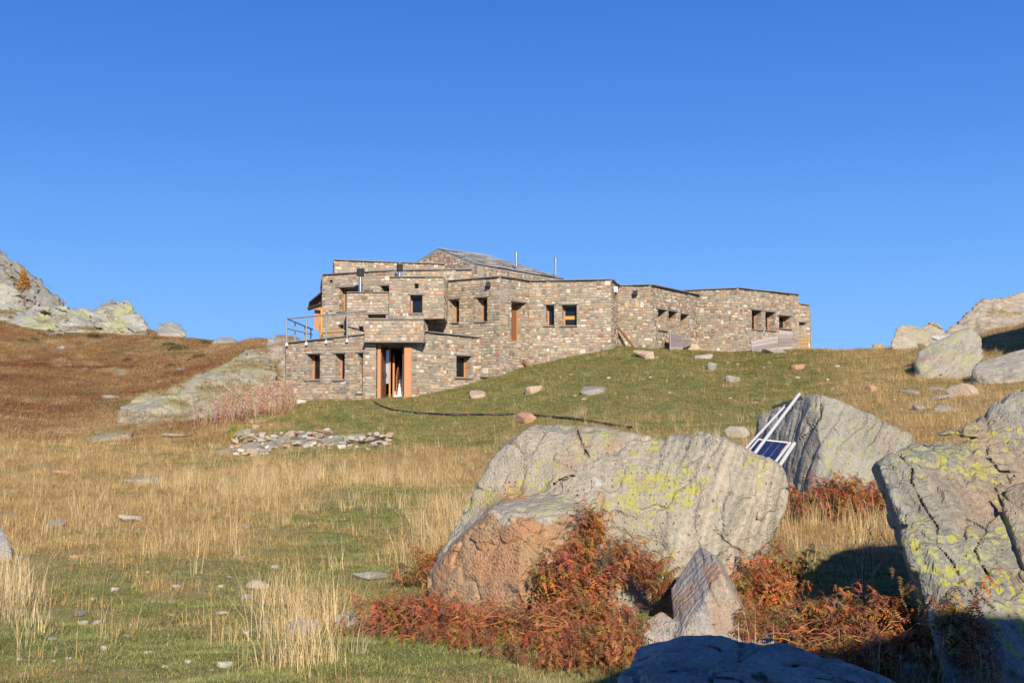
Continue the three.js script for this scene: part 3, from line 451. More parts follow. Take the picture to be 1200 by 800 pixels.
function stoneGeo(q, proud, out, color) { // one rough block: q = four corners [u, v]; corners knocked off, face uneven
  const cu = (q[0][0] + q[1][0] + q[2][0] + q[3][0]) / 4, cv = (q[0][1] + q[1][1] + q[2][1] + q[3][1]) / 4, tone = 1 - .1 * SR();
  const ring = []; for (let i = 0; i < 4; i++) { const a = q[i], b = q[(i + 1) % 4], k = .10 + .16 * SR(), m = .10 + .16 * SR(); ring.push([lerp(a[0], b[0], k), lerp(a[1], b[1], k)], [lerp(b[0], a[0], m), lerp(b[1], a[1], m)]); }
  const tz = (SR() - .5) * .10, tv = (SR() - .5) * .16, F2 = ring.map(([u, v]) => [lerp(u, cu, .10 + .1 * SR()), lerp(v, cv, .10 + .12 * SR()), proud * (.6 + .5 * SR()) + tz * (u - cu) + tv * (v - cv)]);
  const tri = (a, c, d) => { out.p.push(...a, ...c, ...d); for (let i = 0; i < 3; i++) out.c.push(color[0] * tone, color[1] * tone, color[2] * tone); };
  for (let i = 1; i < 7; i++) tri(F2[0], F2[i], F2[i + 1]);
  for (let i = 0; i < 8; i++) { const n = (i + 1) % 8, A = [...ring[i], -.03], B = [...ring[n], -.03]; tri(A, B, F2[n]); tri(A, F2[n], F2[i]); }
}
function soup(o) { const g = new THREE.BufferGeometry(); g.setAttribute('position', new THREE.Float32BufferAttribute(o.p, 3)); g.setAttribute('color', new THREE.Float32BufferAttribute(o.c, 3)); g.computeVertexNormals(); return g; }
// rough coursed rubble over a face W wide from v0 to topAt(u), courses wavering; holes = [[u0,u1,v0,v1]]
let rubbleId = 0;
function rubble(W, v0, topAt, holes, big, out) {
  const seed = ++rubbleId * 17.3, wave = (u, k) => .05 * N(u * .9 + seed, k * 3.7, 1.5) + .022 * N(u * 3.1 + seed, k * 5.1, 8.5), maxTop = Math.max(...[0, .2, .3, .4, .5, .7, 1].map((t) => topAt(t * W))); let v = v0 - .1, k = 0, taken = [];
  while (v < maxTop + .05) {
    const h = .068 + .10 * SR() * SR() + .045 * SR(), next = []; let u = 0;
    while (u < W - .02) {
      let w = .08 + .29 * SR() * SR() + .10 * SR(); if (W - u - w < .09) w = W - u;
      const u0 = u, u1 = Math.min(W, u + w); u += w; const tall = SR() < .13;
      let pieces = [[u0, u1]]; const cut = (a, b) => { for (let i = pieces.length - 1; i >= 0; i--) { const [x, y] = pieces[i]; if (y <= a || x >= b) continue; pieces.splice(i, 1); if (a - x > .05) pieces.push([x, a]); if (y - b > .05) pieces.push([b, y]); } };
      for (const [a, b] of taken) cut(a, b);
      for (const [a, b, c, d] of holes) { const m = v + h / 2; if (m > d + .015 || m < c - .015) continue; cut(a, b); }
      for (const [x, y] of pieces) {
        const g = .009, um = (x + y) / 2, up = tall && !holes.some(([a, b, c, d]) => y > a && x < b && v + h * 2.2 > c && v < d) ? h * .85 : 0, hi = (q, kk) => Math.min(v + h + up + wave(q, up ? k + 2 : k + 1), topAt(clamp(q, 0, W)) - .004), lo = (q) => Math.max(v + wave(q, k), v0), jit = () => (SR() - .5) * .02;
        if (up) next.push([x, y]);
        const q = [[x + g, lo(x) + g], [y - g, lo(y) + g], [y - g + (y < W - .03 ? jit() : 0), hi(y) - g], [x + g + (x > .03 ? jit() : 0), hi(x) - g]];
        if (q[3][1] - q[0][1] < .03 || q[2][1] - q[1][1] < .03 || y - x < .04) continue;
        if (big && y - x > .3 && q[3][1] - q[0][1] > .10) big.push(q); else if (SR() < .14 && h > .12 && !up) { const f = .4 + .2 * SR(), ml = lerp(q[0][1], q[3][1], f), mr = lerp(q[1][1], q[2][1], f); stoneGeo([q[0], q[1], [q[1][0], mr - .006], [q[0][0], ml - .006]], .03, out, stoneTone()); stoneGeo([[q[0][0], ml + .006], [q[1][0], mr + .006], q[2], q[3]], .03, out, stoneTone()); } else stoneGeo(q, .03, out, stoneTone());
      }
    }
    taken = next; v += h; k++;
  }
}
const hut = new THREE.Group(); hut.position.copy(at(500, 467, 53.2)); const HP = hut.position.clone();
const box = (w, h, d, x = 0, y = 0, z = 0) => new THREE.BoxGeometry(w, h, d).translate(x, y, z);
let bigBudget = 290;
const DEPTH = .62, FRAME = .44;
// a wall from a to b (each [px, depth]) seen left to right; tops [pyLeft, pyRight]; bottom height
function wall(name, a, b, topPy, bottom, o = {}) {
  const A = at(a[0], topPy[0], a[1]), B = at(b[0], topPy[1], b[1]), L = Math.hypot(B.x - A.x, B.z - A.z), ux = (B.x - A.x) / L, uz = (B.z - A.z) / L;
  const g = new THREE.Group(); g.name = name; g.position.set(A.x - HP.x, -HP.y, A.z - HP.z); g.rotation.y = Math.atan2(-uz, ux); hut.add(g);
  const uv = (px, py) => { // pixel -> distance along the wall and height
    const r = at(px, py, 1), dx = r.x, dz = r.z, t = (A.x * uz - A.z * ux) / (dx * uz - dz * ux); const X = dx * t, Z = dz * t; return [(X - A.x) * ux + (Z - A.z) * uz, EYE + (r.y - EYE) * t];
  };
  const bot = bottom ?? (Math.min(height(A.x, A.z), height(B.x, B.z), height((A.x + B.x) / 2, (A.z + B.z) / 2)) - .5);
  const W = { g, A, B, L, ux, uz, uv, bot, yTop: (u) => lerp(A.y, B.y, u / L) };
  const holes = (o.open ?? []).map((q) => { const p = uv(q.r[0], q.r[1]), r = uv(q.r[2], q.r[3]); return { u0: p[0], u1: r[0], v0: Math.min(r[1], p[1]), v1: Math.max(p[1], r[1]), ...q }; });
  const sh = new THREE.Shape([[0, bot], [L, bot], [L, B.y], [0, A.y]].map(([x, y]) => new THREE.Vector2(x, y)));
  for (const q of holes) sh.holes.push(new THREE.Path([[q.u0, q.v0], [q.u0, q.v1], [q.u1, q.v1], [q.u1, q.v0]].map(([x, y]) => new THREE.Vector2(x, y))));
  part('mortar', new THREE.ExtrudeGeometry(sh, { depth: o.thick ?? DEPTH, bevelEnabled: false }).translate(0, 0, -(o.thick ?? DEPTH)), MT.mortar, g);
  const out = { p: [], c: [] }, big = [];
  if (!o.plain) rubble(L, bot, W.yTop, holes.map((q) => [q.u0 - .0, q.u1 + .0, q.v0, q.v1]), o.noBig ? null : big, out);
  const area = (q) => (q[1][0] - q[0][0]) * (q[3][1] - q[0][1]); big.sort((p, q) => area(q) - area(p));
  big.forEach((r, i) => { if (i < 22 && bigBudget > 0 && r[0][1] > bot + .4) { bigBudget--; const one = { p: [], c: [] }; stoneGeo(r, .036, one, stoneTone()); part('stone', soup(one), MT.stone, g); } else stoneGeo(r, .035, out, stoneTone()); });
  for (const q of holes) for (const side of [0, 1]) { // stones of the reveals
    const o2 = { p: [], c: [] }; rubble(FRAME, q.v0, () => q.v1, [], null, o2);
    for (let i = 0; i < o2.p.length; i += 9) {
      for (let k = 0; k < 9; k += 3) { const u = o2.p[i + k], v = o2.p[i + k + 1], n = o2.p[i + k + 2] * .4; if (side === 0) { o2.p[i + k] = q.u0 + n; o2.p[i + k + 1] = v; o2.p[i + k + 2] = -u; } else { o2.p[i + k] = q.u1 - n; o2.p[i + k + 1] = v; o2.p[i + k + 2] = u - FRAME; } }
    }
    out.p.push(...o2.p); out.c.push(...o2.c);
  }
  if (out.p.length) { const m = part('stone_facing', soup(out), MT.stone, g); m.userData.kind = 'stuff'; }
  if (o.coping !== false) { // thin uneven slates along the top
    const ov = o.over ?? .09, n = Math.max(1, Math.round(L / .8)); const tilt = Math.atan2(B.y - A.y, L);
    for (let i = 0; i < n; i++) { const w = L / n; const q = box(w * 1.0 - .008, .028 + .02 * SR(), .75, 0, 0, -.75 / 2 + ov + .05 * SR()).rotateZ(tilt).translate((i + .5) * w, W.yTop((i + .5) * w) + .026, 0); part('coping_slate', q, MT.slate, g); }
  }
  for (const q of holes) if (q.kind !== 'bare') windowIn(W, q);
  return W;
}
function windowIn(W, q) {
  const w = new THREE.Group(); w.name = q.kind === 'door' ? 'door' : 'window'; w.position.copy(W.g.position); w.rotation.copy(W.g.rotation); hut.add(w);
  const cw = q.u1 - q.u0, chh = q.v1 - q.v0, um = (q.u0 + q.u1) / 2, vm = (q.v0 + q.v1) / 2, t = .075, z = -FRAME;
  if (q.kind !== 'niche') {
    part('frame', mergeGeometries([box(t, chh, .07, q.u0 + t / 2, vm, z), box(t, chh, .07, q.u1 - t / 2, vm, z), box(cw - 2 * t, t, .066, um, q.v1 - t / 2, z), box(cw - 2 * t, t, .066, um, q.v0 + t / 2, z)]), MT.larch, w);
    if (q.kind === 'door') part('door_leaf', box(cw - 2 * t, chh - 2 * t, .05, um, vm, z - .02), MT.larchDark, w); else part('pane', box(cw - 2 * t, chh - 2 * t, .02, um, vm, z - .01), MT.glass, w);
    if (q.bar) part('blind', box(cw - 2 * t, .16, .015, um, q.v0 + chh * .42, z + .02), MT.yellowWood, w);
  } else part('back_panel', box(cw, chh, .04, um, vm, z), MT.mortar, w);
  const lt = q.lintel ?? [.1, .06]; if (q.lintel !== null) part('lintel', box(cw + lt[0] * 2, .06, FRAME + lt[1], um, q.v1 + .012, (lt[1] - FRAME) / 2), MT.slate, w);
  if (q.sill !== null) part('sill', box(cw + .12, .045, .34, um - .02, q.v0 - .0, -.34 / 2 + .09), MT.slate, w);
}
const O = (x0, y0, x1, y1, e = {}) => ({ r: [x0, y0, x1, y1], ...e });
// lower storey
const eyeY = (py, d) => at(600, py, d).y;
wall('wall', [335.5, 55.6], [428, 53.5], [402.5, 392], undefined, { open: [O(360, 414.5, 374.6, 445.5), O(392.3, 413.8, 403.6, 445.5), O(419, 413, 425, 461, { kind: 'niche' })] });
const terraceY = eyeY(397, 54.5);
// entrance: wall under the porch block, with the doorway
const doorTop = eyeY(402, 53.4), doorFloor = eyeY(467, 53.4);
wall('wall', [427.5, 53.4], [483, 53.4], [401, 401], undefined, { coping: false, open: [O(440.5, 402.5, 481.8, 467, { kind: 'bare' })] });
wall('porch_block', [427, 53.05], [496, 53.05], [375, 375], eyeY(400.6, 53.05), { thick: .5, over: .05 });
wall('porch_block_side', [496.02, 53.07], [502, 56.3], [375, 382], eyeY(400.6, 53.1), { thick: .4, coping: false });
part('porch_slab', box(69 / F * 53 + .1, .06, 1.9, 0, 0, -.95).translate(at(461.5, 401.2, 53).x - HP.x, doorTop + .035 - HP.y, -53.0 - HP.z + .05), MT.slate, hut);
wall('wall', [482.6, 53.42], [603, 57.4], [387.5, 400.5], undefined, { open: [O(534.8, 416, 552.5, 443.5)], over: .12 });
// upper storey, left to right
wall('wall', [378, 57.7], [462, 56.3], [322.2, 317.2], terraceY - 1.2, { open: [O(397.5, 336.5, 419, 364.5), O(446, 334.5, 461, 352), O(396, 380.5, 402.5, 385, { kind: 'niche', lintel: null, sill: null }), O(385.5, 328, 389.5, 333, { kind: 'niche', lintel: null, sill: null })] });
wall('wall', [406, 54.95], [457, 54.95], [343, 343], terraceY - 1.2, { open: [O(431, 367.8, 452, 372.8, { kind: 'niche', sill: null }), O(420.3, 381.5, 425.8, 387.5, { kind: 'niche', lintel: null, sill: null })], over: .05 });
wall('wall', [456, 54.65], [520, 54.65], [325, 325], eyeY(373.5, 54.65), { open: [O(480.5, 345, 495, 367.5), O(485.5, 332, 490.5, 338, { kind: 'niche', lintel: null, sill: null })], over: .06 });
wall('wall', [520.04, 54.67], [524.6, 57.2], [325, 331], eyeY(373.5, 54.65), { thick: .4, coping: false });
wall('wall', [456, 56.9], [530, 56.9], [370, 370], terraceY - 1.2, { coping: false });
wall('wall', [524.5, 57.05], [586, 55.3], [329.6, 324.4], terraceY - 1.6, { open: [O(526.4, 350.5, 538, 378), O(558.2, 348.5, 571, 377)] });
wall('wall', [586.05, 55.32], [620.5, 57.1], [324.4, 329.6], terraceY - 1.6, { open: [O(599, 352.5, 615.5, 401, { kind: 'door', sill: null })] });
wall('wall', [620, 57.02], [716, 56.2], [329.6, 328], undefined, { open: [O(639.5, 356.8, 649.5, 382), O(658.5, 356.8, 676, 382, { bar: 1 })], over: .11 });
wall('wall', [716.05, 56.22], [724.2, 58.7], [328, 335.5], undefined, { noBig: 1 });
wall('wall', [724, 58.62], [762, 58.1], [335.3, 334.2], undefined, {});
wall('wall', [762.05, 58.12], [820, 62.8], [334.2, 346.4], undefined, { open: [O(771, 361.5, 780.5, 388, { sill: 1 }), O(783.5, 363.5, 793, 389.5, { sill: null }), O(797.5, 367, 806.5, 391, { sill: null })], over: .12 });
wall('wall', [788, 64.3], [865, 63], [341.2, 338], undefined, {});
wall('wall', [865.05, 63.02], [936, 66.2], [338, 345.6], undefined, { open: [O(881, 362.5, 893, 387), O(897, 364.5, 908.5, 388), O(913, 369, 927, 386)], over: .12 });
wall('wall', [935, 67.1], [948.5, 67.4], [356, 358], undefined, { open: [O(936.5, 377, 944.5, 381.5, { kind: 'niche', sill: null })] });
// plain returns that close the house at its ends
wall('end_wall', [334, 61], [335.5, 55.62], [404, 402.5], undefined, { noBig: 1, coping: false });
wall('end_wall', [376, 62], [378, 57.72], [330, 322.2], terraceY - 1, { noBig: 1, coping: false });
wall('end_wall', [948.52, 67.42], [950, 73], [358, 368], undefined, { noBig: 1, coping: false });
// the higher tiers behind
wall('wall', [438, 58.3], [553, 58.3], [317.5, 316], eyeY(335, 58.3), { noBig: 1 });
wall('wall', [392, 59.2], [522, 60.6], [305, 310], eyeY(335, 59.2), { noBig: 1 });
wall('end_wall', [390.6, 64], [392, 59.22], [311, 305], eyeY(335, 59.2), { noBig: 1, coping: false });
{ // gable, its slate roof, and the wall under the eaves
  const A = at(512.5, 291, 61), Bv = at(559.5, 310.5, 58.9), Lf = at(485.5, 308.5, 62.2), Cv = at(652, 326.5, 64.5), D = at(562, 297.5, 63.0), Cb = at(661, 326, 66.5);
  const L = Math.hypot(Bv.x - Lf.x, Bv.z - Lf.z), ux = (Bv.x - Lf.x) / L, uz = (Bv.z - Lf.z) / L, ua = (A.x - Lf.x) * ux + (A.z - Lf.z) * uz, bot = eyeY(332, 60);
  const g = new THREE.Group(); g.name = 'gable'; g.position.set(Lf.x - HP.x, -HP.y, Lf.z - HP.z); g.rotation.y = Math.atan2(-uz, ux); hut.add(g);
  part('mortar', new THREE.ExtrudeGeometry(new THREE.Shape([[0, bot], [L, bot], [L, Bv.y - .05], [ua, A.y - .05], [0, Lf.y - .05]].map((p) => new THREE.Vector2(...p))), { depth: .4, bevelEnabled: false }).translate(0, 0, -.4), MT.mortar, g);
  const out = { p: [], c: [] }; 
  const topAt = (u) => u < ua ? lerp(Lf.y, A.y, u / ua) - .06 : lerp(A.y, Bv.y, (u - ua) / (L - ua)) - .06;
  rubble(L, bot, (u) => u < ua ? lerp(Lf.y, A.y, u / ua) - .06 : topAt(u), [], null, out);
  part('stone_facing', soup(out), MT.stone, g).userData.kind = 'stuff';
  const px = (P) => { const q = project(P.x, P.y, P.z); return q[0]; };
  wall('wall', [559.6, 58.92], [652, 64.5], [311, 327], eyeY(333, 60), { coping: false, noBig: 1 });
  // roof slopes: slabs plus courses of separate slates
  const roof = new THREE.Group(); roof.name = 'roof'; hut.add(roof);
  const slope = (P, th) => { const n = V(0, 0, 0).crossVectors(P[1].clone().sub(P[0]), P[2].clone().sub(P[0])).normalize(); if (n.y < 0) n.negate(); const pos = [], q = P.map((p) => p.clone().sub(HP)), lo = q.map((p) => p.clone().addScaledVector(n, -th)); const f = (a, b, c) => pos.push(a.x, a.y, a.z, b.x, b.y, b.z, c.x, c.y, c.z); for (let i = 1; i < q.length - 1; i++) { f(q[0], q[i], q[i + 1]); f(lo[0], lo[i + 1], lo[i]); } for (let i = 0; i < q.length; i++) { const j = (i + 1) % q.length; f(q[i], lo[i], lo[j]); f(q[i], lo[j], q[j]); } const gg = new THREE.BufferGeometry(); gg.setAttribute('position', new THREE.Float32BufferAttribute(pos, 3)); gg.computeVertexNormals(); return gg; };
  part('roof_deck', slope([A, Bv, Cv, Cb, D], .1), MT.slate, roof);
  part('roof_deck', slope([A, Lf, at(500, 312, 70), at(545, 300, 69), D], .1), MT.slate, roof);
  const slateMats = [.24, .30, .36, .43].map((v) => mat({ color: lin(v * 1.02, v, v * .93), roughness: .8 }));
  const nrm = V(0, 0, 0).crossVectors(Bv.clone().sub(A), Cv.clone().sub(A)).normalize(); if (nrm.y < 0) nrm.negate();
  const rows = 9;
  for (let r = 0; r < rows; r++) { // from the eaves up; each slate laps the one below
    const t0 = r / rows, t1 = (r + 1.35) / rows;
    const e = (t) => [Bv.clone().lerp(A, t), (t < .001 ? Cv.clone() : Cb.clone().lerp(D, t).lerp(Cv, .35 * (1 - t)))];
    const lo = e(t0), hi = e(Math.min(1, t1)), len = lo[0].distanceTo(lo[1]); let s = -.01;
    while (s < 1) { const w = (.45 + .5 * SR()) / len, a = Math.max(0, s), b = Math.min(1, s + w - .012 / len); s += w; if (b - a < .02) continue;
      const lift = .03 + .03 * SR(), P = [lo[0].clone().lerp(lo[1], a), lo[0].clone().lerp(lo[1], b), hi[0].clone().lerp(hi[1], b), hi[0].clone().lerp(hi[1], a)].map((p, i) => p.addScaledVector(nrm, (i < 2 ? .045 : .02) + lift * (i < 2 ? 1 : .3)));
      P[0].lerp(P[3], .12 * SR()); P[1].lerp(P[2], .12 * SR());
      part('slate', slope(P, .03), pick(SR, slateMats), roof); }
  }
}
{ // flat roofs and floors that close the rooms above and below
  const plate = (name, pts, y, th = .12) => { const s = new THREE.Shape(pts.map(([px, d]) => { const p = at(px, 400, d); return new THREE.Vector2(p.x - HP.x, -(p.z - HP.z)); })); part(name, new THREE.ExtrudeGeometry(s, { depth: th, bevelEnabled: false }).rotateX(-Math.PI / 2).translate(0, y - th - HP.y, 0), MT.slate, hut); };
  plate('terrace_floor', [[336.5, 55.8], [428, 53.75], [484, 53.75], [602, 57.6], [600, 62], [340, 62]], terraceY - .25);
  plate('flat_roof', [[379, 57.9], [457, 56.6], [457, 54.85], [519.5, 54.85], [526, 57.3], [586, 55.6], [619, 57.3], [715, 56.5], [722, 59], [720, 66], [380, 66]], eyeY(332, 57));
  plate('flat_roof', [[722, 58.9], [762, 58.4], [808, 62.6], [806, 64.4], [866, 63.3], [935, 66.5], [940, 73], [722, 73]], eyeY(343, 62));
}
{ // the open entrance: larch posts, door leaf, stairs going up inside
  const en = new THREE.Group(); en.name = 'entrance'; hut.add(en);
  const X = (px, d = 53.4) => at(px, 440, d).x - HP.x, y0 = doorFloor - HP.y, y1 = doorTop - HP.y, z0 = -53.4 - HP.z, hh = y1 - y0;
  part('post', box(.14, hh, .12, X(443.6), y0 + hh / 2, z0 - .16), MT.larch, en);
  part('post', box(.29, hh - .1, .14, X(477.6), y0 + hh / 2 - .05, z0 - .05), MT.larch, en);
  part('transom', box(X(482) - X(440), .14, .1, (X(482) + X(440)) / 2, y1 - .07, z0 - .42), MT.larchDark, en);
  const leaf = part('door_leaf', box(.055, hh - .1, 1.0, 0, 0, -.5).rotateY(-.10).translate(X(445.2), y0 + hh / 2, z0 - .36), MT.larchDark, en);
  part('door_handle', new THREE.TorusGeometry(.13, .018, 8, 16).rotateY(Math.PI / 2 - .42).translate(X(449), y0 + 1.0, z0 - .68), MT.dark, leaf);
  part('post', box(.07, hh, .09, X(453.5), y0 + hh / 2, z0 - 1.2), MT.larch, en);
  part('glass_panel', box(.2, hh * .62, .03, X(451.5), y0 + hh * .6, z0 - 1.26), MT.steel, en);
  part('post', box(.08, hh * .8, .09, X(458), y0 + hh * .4, z0 - 1.25), MT.larch, en);
  part('threshold', box(X(482) - X(440), .05, 1.0, (X(482) + X(440)) / 2, y0 + .0, z0 - .45), MT.slate, en);
  for (let i = 0; i < 9; i++) part('stair', box(.78, .17, .3, X(471) - .02, y0 + .09 + i * .17, z0 - 1.0 - i * .27), MT.white, en);
  part('stair_string', (() => { const s = new THREE.Shape([[0, 0], [2.6, 1.6], [2.6, 2.6], [0, 1.0]].map((p) => new THREE.Vector2(...p))); return new THREE.ExtrudeGeometry(s, { depth: .06, bevelEnabled: false }).rotateY(Math.PI / 2).translate(X(461.5), y0, z0 - .9); })(), MT.larchDark, en);
  part('room_wall', mergeGeometries([box(.1, hh, 5, X(439.5) - .35, y0 + hh / 2, z0 - 3.2), box(.1, hh + 1.4, 5, X(483) + .12, y0 + hh / 2, z0 - 3.2), box(3, hh + 1.4, .1, X(461), y0 + hh / 2, z0 - 5.6), box(2.4, .1, 5, X(461), y1 + .12, z0 - 3.2), box(2.4, .1, 5, X(461), y0 - .1, z0 - 3.2)]), MT.plaster, en);
}
function cyl(a, b, r, seg = 10, r2) { const d = b.clone().sub(a), l = d.length(), g = new THREE.CylinderGeometry(r2 ?? r, r, l, seg); g.applyQuaternion(new THREE.Quaternion().setFromUnitVectors(V(0, 1, 0), d.normalize())); const m = a.clone().add(b).multiplyScalar(.5); return g.translate(m.x, m.y, m.z); }
const L3 = (px, py, d) => at(px, py, d).sub(HP);
{ // steel flues
  for (const [px, yb, yt, d, r, cap] of [[422.2, 346, 315.5, 55.6, .075, .17], [468.3, 327, 310, 55.6, .065, .14], [605, 312, 295.5, 62, .055, .075], [651.3, 323, 302, 65, .055, .07]]) {
    const f = new THREE.Group(); f.name = 'chimney_flue'; hut.add(f); const b = L3(px, yb, d), t = L3(px, yt, d);
    part('pipe', cyl(b, t.clone().add(V(0, -.2, 0)), r, 14), MT.steel, f); part('cowl', cyl(t.clone().add(V(0, -.3, 0)), t, cap, 14), cap > .1 ? MT.dark : MT.steel, f); part('cap', cyl(t.clone().add(V(0, .03, 0)), t.clone().add(V(0, .05, 0)), cap * 1.1, 14), MT.steel, f);
  }
  // floodlights and the white box under the eaves
  for (const [px, py, d] of [[572, 333.5, 55.55], [744.5, 343.5, 58.2]]) { const f = new THREE.Group(); f.name = 'floodlight'; hut.add(f); const p = L3(px, py, d - .06); part('housing', box(.2, .22, .13).rotateX(-.35).translate(p.x, p.y, p.z), MT.dark, f); part('bracket', box(.06, .08, .3, p.x, p.y + .1, p.z - .14), MT.dark, f); }
  { const f = new THREE.Group(); f.name = 'meter_box'; hut.add(f); const p = L3(719.6, 339.5, 57.15); part('housing', box(.16, .2, .14, p.x + .08, p.y, p.z), MT.white, f); part('hood', box(.19, .03, .17, p.x + .08, p.y + .12, p.z), MT.white, f); part('lens', box(.06, .1, .05, p.x + .1, p.y - .17, p.z), MT.dark, f); }
  { const p = L3(432, 341.2, 55.3); part('roof_hatch', box(.36, .07, .3, p.x, p.y, p.z), MT.dark, hut); }
}
{ // terrace railing
  const rl = new THREE.Group(); rl.name = 'railing'; hut.add(rl);
  const posts = [[335.8, 55.5, 403, 373.6], [358.6, 55.0, 402, 372.2], [382, 54.48, 400, 370], [406.6, 53.95, 398.5, 367.7]];
  for (const [px, d, b, t] of posts) { part('post', cyl(L3(px, b + 1, d - .08), L3(px, t, d - .08), .032, 8), MT.zinc, rl); part('fixing_plate', box(.1, .12, .05).translate(...L3(px, b + .6, d - .09).toArray()), MT.white, rl); }
  part('top_rail', mergeGeometries([cyl(L3(335.8, 373.4, 55.42), L3(430, 364.6, 53.4), .035, 8)]), MT.zinc, rl);
  const back = [[345.5, 57.6, 401, 378.5], [357, 60, 399, 382.5], [364, 61.5, 397, 385]];
  for (const [px, d, b, t] of back) part('post', cyl(L3(px, b, d), L3(px, t, d), .028, 8), MT.zinc, rl);
  part('side_rail', cyl(L3(335.8, 373.4, 55.42), L3(366, 386, 62), .033, 8), MT.zinc, rl);
  part('side_rail', cyl(L3(336, 385, 55.42), L3(366, 392, 62), .02, 8), MT.zinc, rl);
  part('timber_post', box(.1, 1.35, .09).translate(...L3(376.8, 378, 57.2).toArray()), MT.yellowWood, hut);
  part('timber_beam', cyl(L3(377, 389.6, 56.9), L3(404, 388, 56.2), .05, 6), MT.yellowWood, hut);
}
{ // lean-to porch on the far end: slate roof on rafters over larch boards
  const pr = new THREE.Group(); pr.name = 'lean_to'; hut.add(pr);
  const P = [L3(361.5, 356, 58.4), L3(378.5, 342, 57.9), L3(378, 348, 62), L3(364, 359, 62.6)], pos = [], n = V(0, .09, 0); const f = (a, b, c) => pos.push(...a.toArray(), ...b.toArray(), ...c.toArray());
  const q = P.map((p) => p.clone().add(n)); f(q[0], q[1], q[2]); f(q[0], q[2], q[3]); f(P[0], P[2], P[1]); f(P[0], P[3], P[2]); for (let i = 0; i < 4; i++) { const j = (i + 1) % 4; f(P[i], P[j], q[j]); f(P[i], q[j], q[i]); }
  const gg = new THREE.BufferGeometry(); gg.setAttribute('position', new THREE.Float32BufferAttribute(pos, 3)); gg.computeVertexNormals(); part('lean_to_roof', gg, MT.dark, pr);
  for (let i = 0; i < 5; i++) { const t = .08 + i * .21; part('rafter', cyl(P[0].clone().lerp(P[3], t).add(V(0, -.09, 0)), P[1].clone().lerp(P[2], t).add(V(0, -.09, 0)), .06, 6), MT.larchDark, pr); }
  part('fascia', cyl(P[0].clone().add(V(0, -.22, 0)), P[1].clone().add(V(.0, -.55, 0)), .09, 6), MT.dark, pr);
  for (let i = 0; i < 5; i++) { const a = L3(369 + i * 1.75, 373, 58.6); part('board', box(.06, 1.05, .04, a.x, a.y, a.z), MT.larch, pr); }
}
{ // steps at the end of the lower wall, boards by the last window
  const st = new THREE.Group(); st.name = 'outside_stair'; hut.add(st);
  part('stringer', cyl(L3(603, 411.5, 57.0), L3(621, 432.5, 56.4), .07, 4), MT.larchDark, st);
  for (let i = 0; i < 4; i++) { const p = L3(605 + i * 4, 433 - (3 - i) * .6, 57.2); part('step', box(.5, .12, .5, p.x, p.y - i * .02, p.z), MT.slate, st); }
  part('post', box(.09, 1.1, .09).translate(...L3(602.3, 418, 57.05).toArray()), MT.slate, st);
  part('post', box(.09, .55, .09).translate(...L3(606, 424, 57.6).toArray()), MT.larch, st);
  const hatchWood = mat({ color: lin(.40, .26, .12), roughness: .85 }), hatch = new THREE.Group(); hatch.name = 'timber_hatch'; hut.add(hatch);
  for (let i = 0; i < 4; i++) { const p = L3(941.5, 397 + i * 4, 66.9); part('board', box(.48, .165, .05, p.x, p.y, p.z), hatchWood, hatch); }
  part('frame', box(.07, .8, .08).translate(...L3(947, 403, 66.9).toArray()), hatchWood, hatch);
}
top('stone_hut', hut, 'mountain hut of rubble stone in stepped blocks with a slate roofed gable', 'building');
LOG('hut done');

// ---------------------------------------------------------------- loose stones
const stoneShapes = [];
for (let k = 0; k < 7; k++) {
  const r = rng(900 + k), pts = []; for (let i = 0; i < 26; i++) { const f = (v) => Math.sign(v) * Math.pow(Math.abs(v), .45), a = r() * 6.283, h = r() * 2 - 1, q = Math.sqrt(1 - h * h), k = .82 + .3 * r(); pts.push(V(f(q * Math.cos(a)) * k * .9, f(h) * k * .5, f(q * Math.sin(a)) * k * .75)); }
  const pl = hullPlanes(pts), g0 = new THREE.IcosahedronGeometry(1, 12), p = g0.attributes.position, col = new Float32Array(p.count * 3);
  for (let i = 0; i < p.count; i++) {
    const d = V(p.getX(i), p.getY(i), p.getZ(i)).normalize(); let t = 9; for (const q of pl) { const c = q[0] * d.x + q[1] * d.y + q[2] * d.z; if (c > 1e-4) t = Math.min(t, q[3] / c); }
    t *= 1 + .05 * fbm(d.x * 3 + k * 9, d.y * 3, d.z * 3, 3) + .025 * N(d.x * 9 + k, d.y * 9, d.z * 9); p.setXYZ(i, d.x * t, d.y * t + .1, d.z * t);
    const w = 1 + .35 * fbm(d.x * 2.5 + k * 5, d.y * 2.5, d.z * 2.5, 4) + .22 * N(d.x * 14, d.y * 14, d.z * 14 + k), o = sstep(.1, .4, fbm(d.x * 1.4 + 30 + k * 3, d.y * 1.4, d.z * 1.4, 3)); col.set([w * (1 + .12 * o), w * (1 - .12 * o), w * (1 - .3 * o)], i * 3);
  }
  g0.setAttribute('color', new THREE.BufferAttribute(col, 3)); g0.computeVertexNormals(); stoneShapes.push(g0);
}
const stoneMats = {}; for (const [k, c] of Object.entries({ pale: [.43, .385, .30], grey: [.32, .295, .245], rust: [.44, .25, .14], tan: [.48, .37, .25], white: [.60, .57, .50], blue: [.31, .305, .29], dark: [.18, .165, .145] })) stoneMats[k] = mat({ color: lin(...c), vertexColors: true, roughness: .9 });
const TR = rng(31);
const toneWord = { pale: 'pale', grey: 'grey', rust: 'rust coloured', tan: 'tan', white: 'white', blue: 'bluish grey', dark: 'dark' };
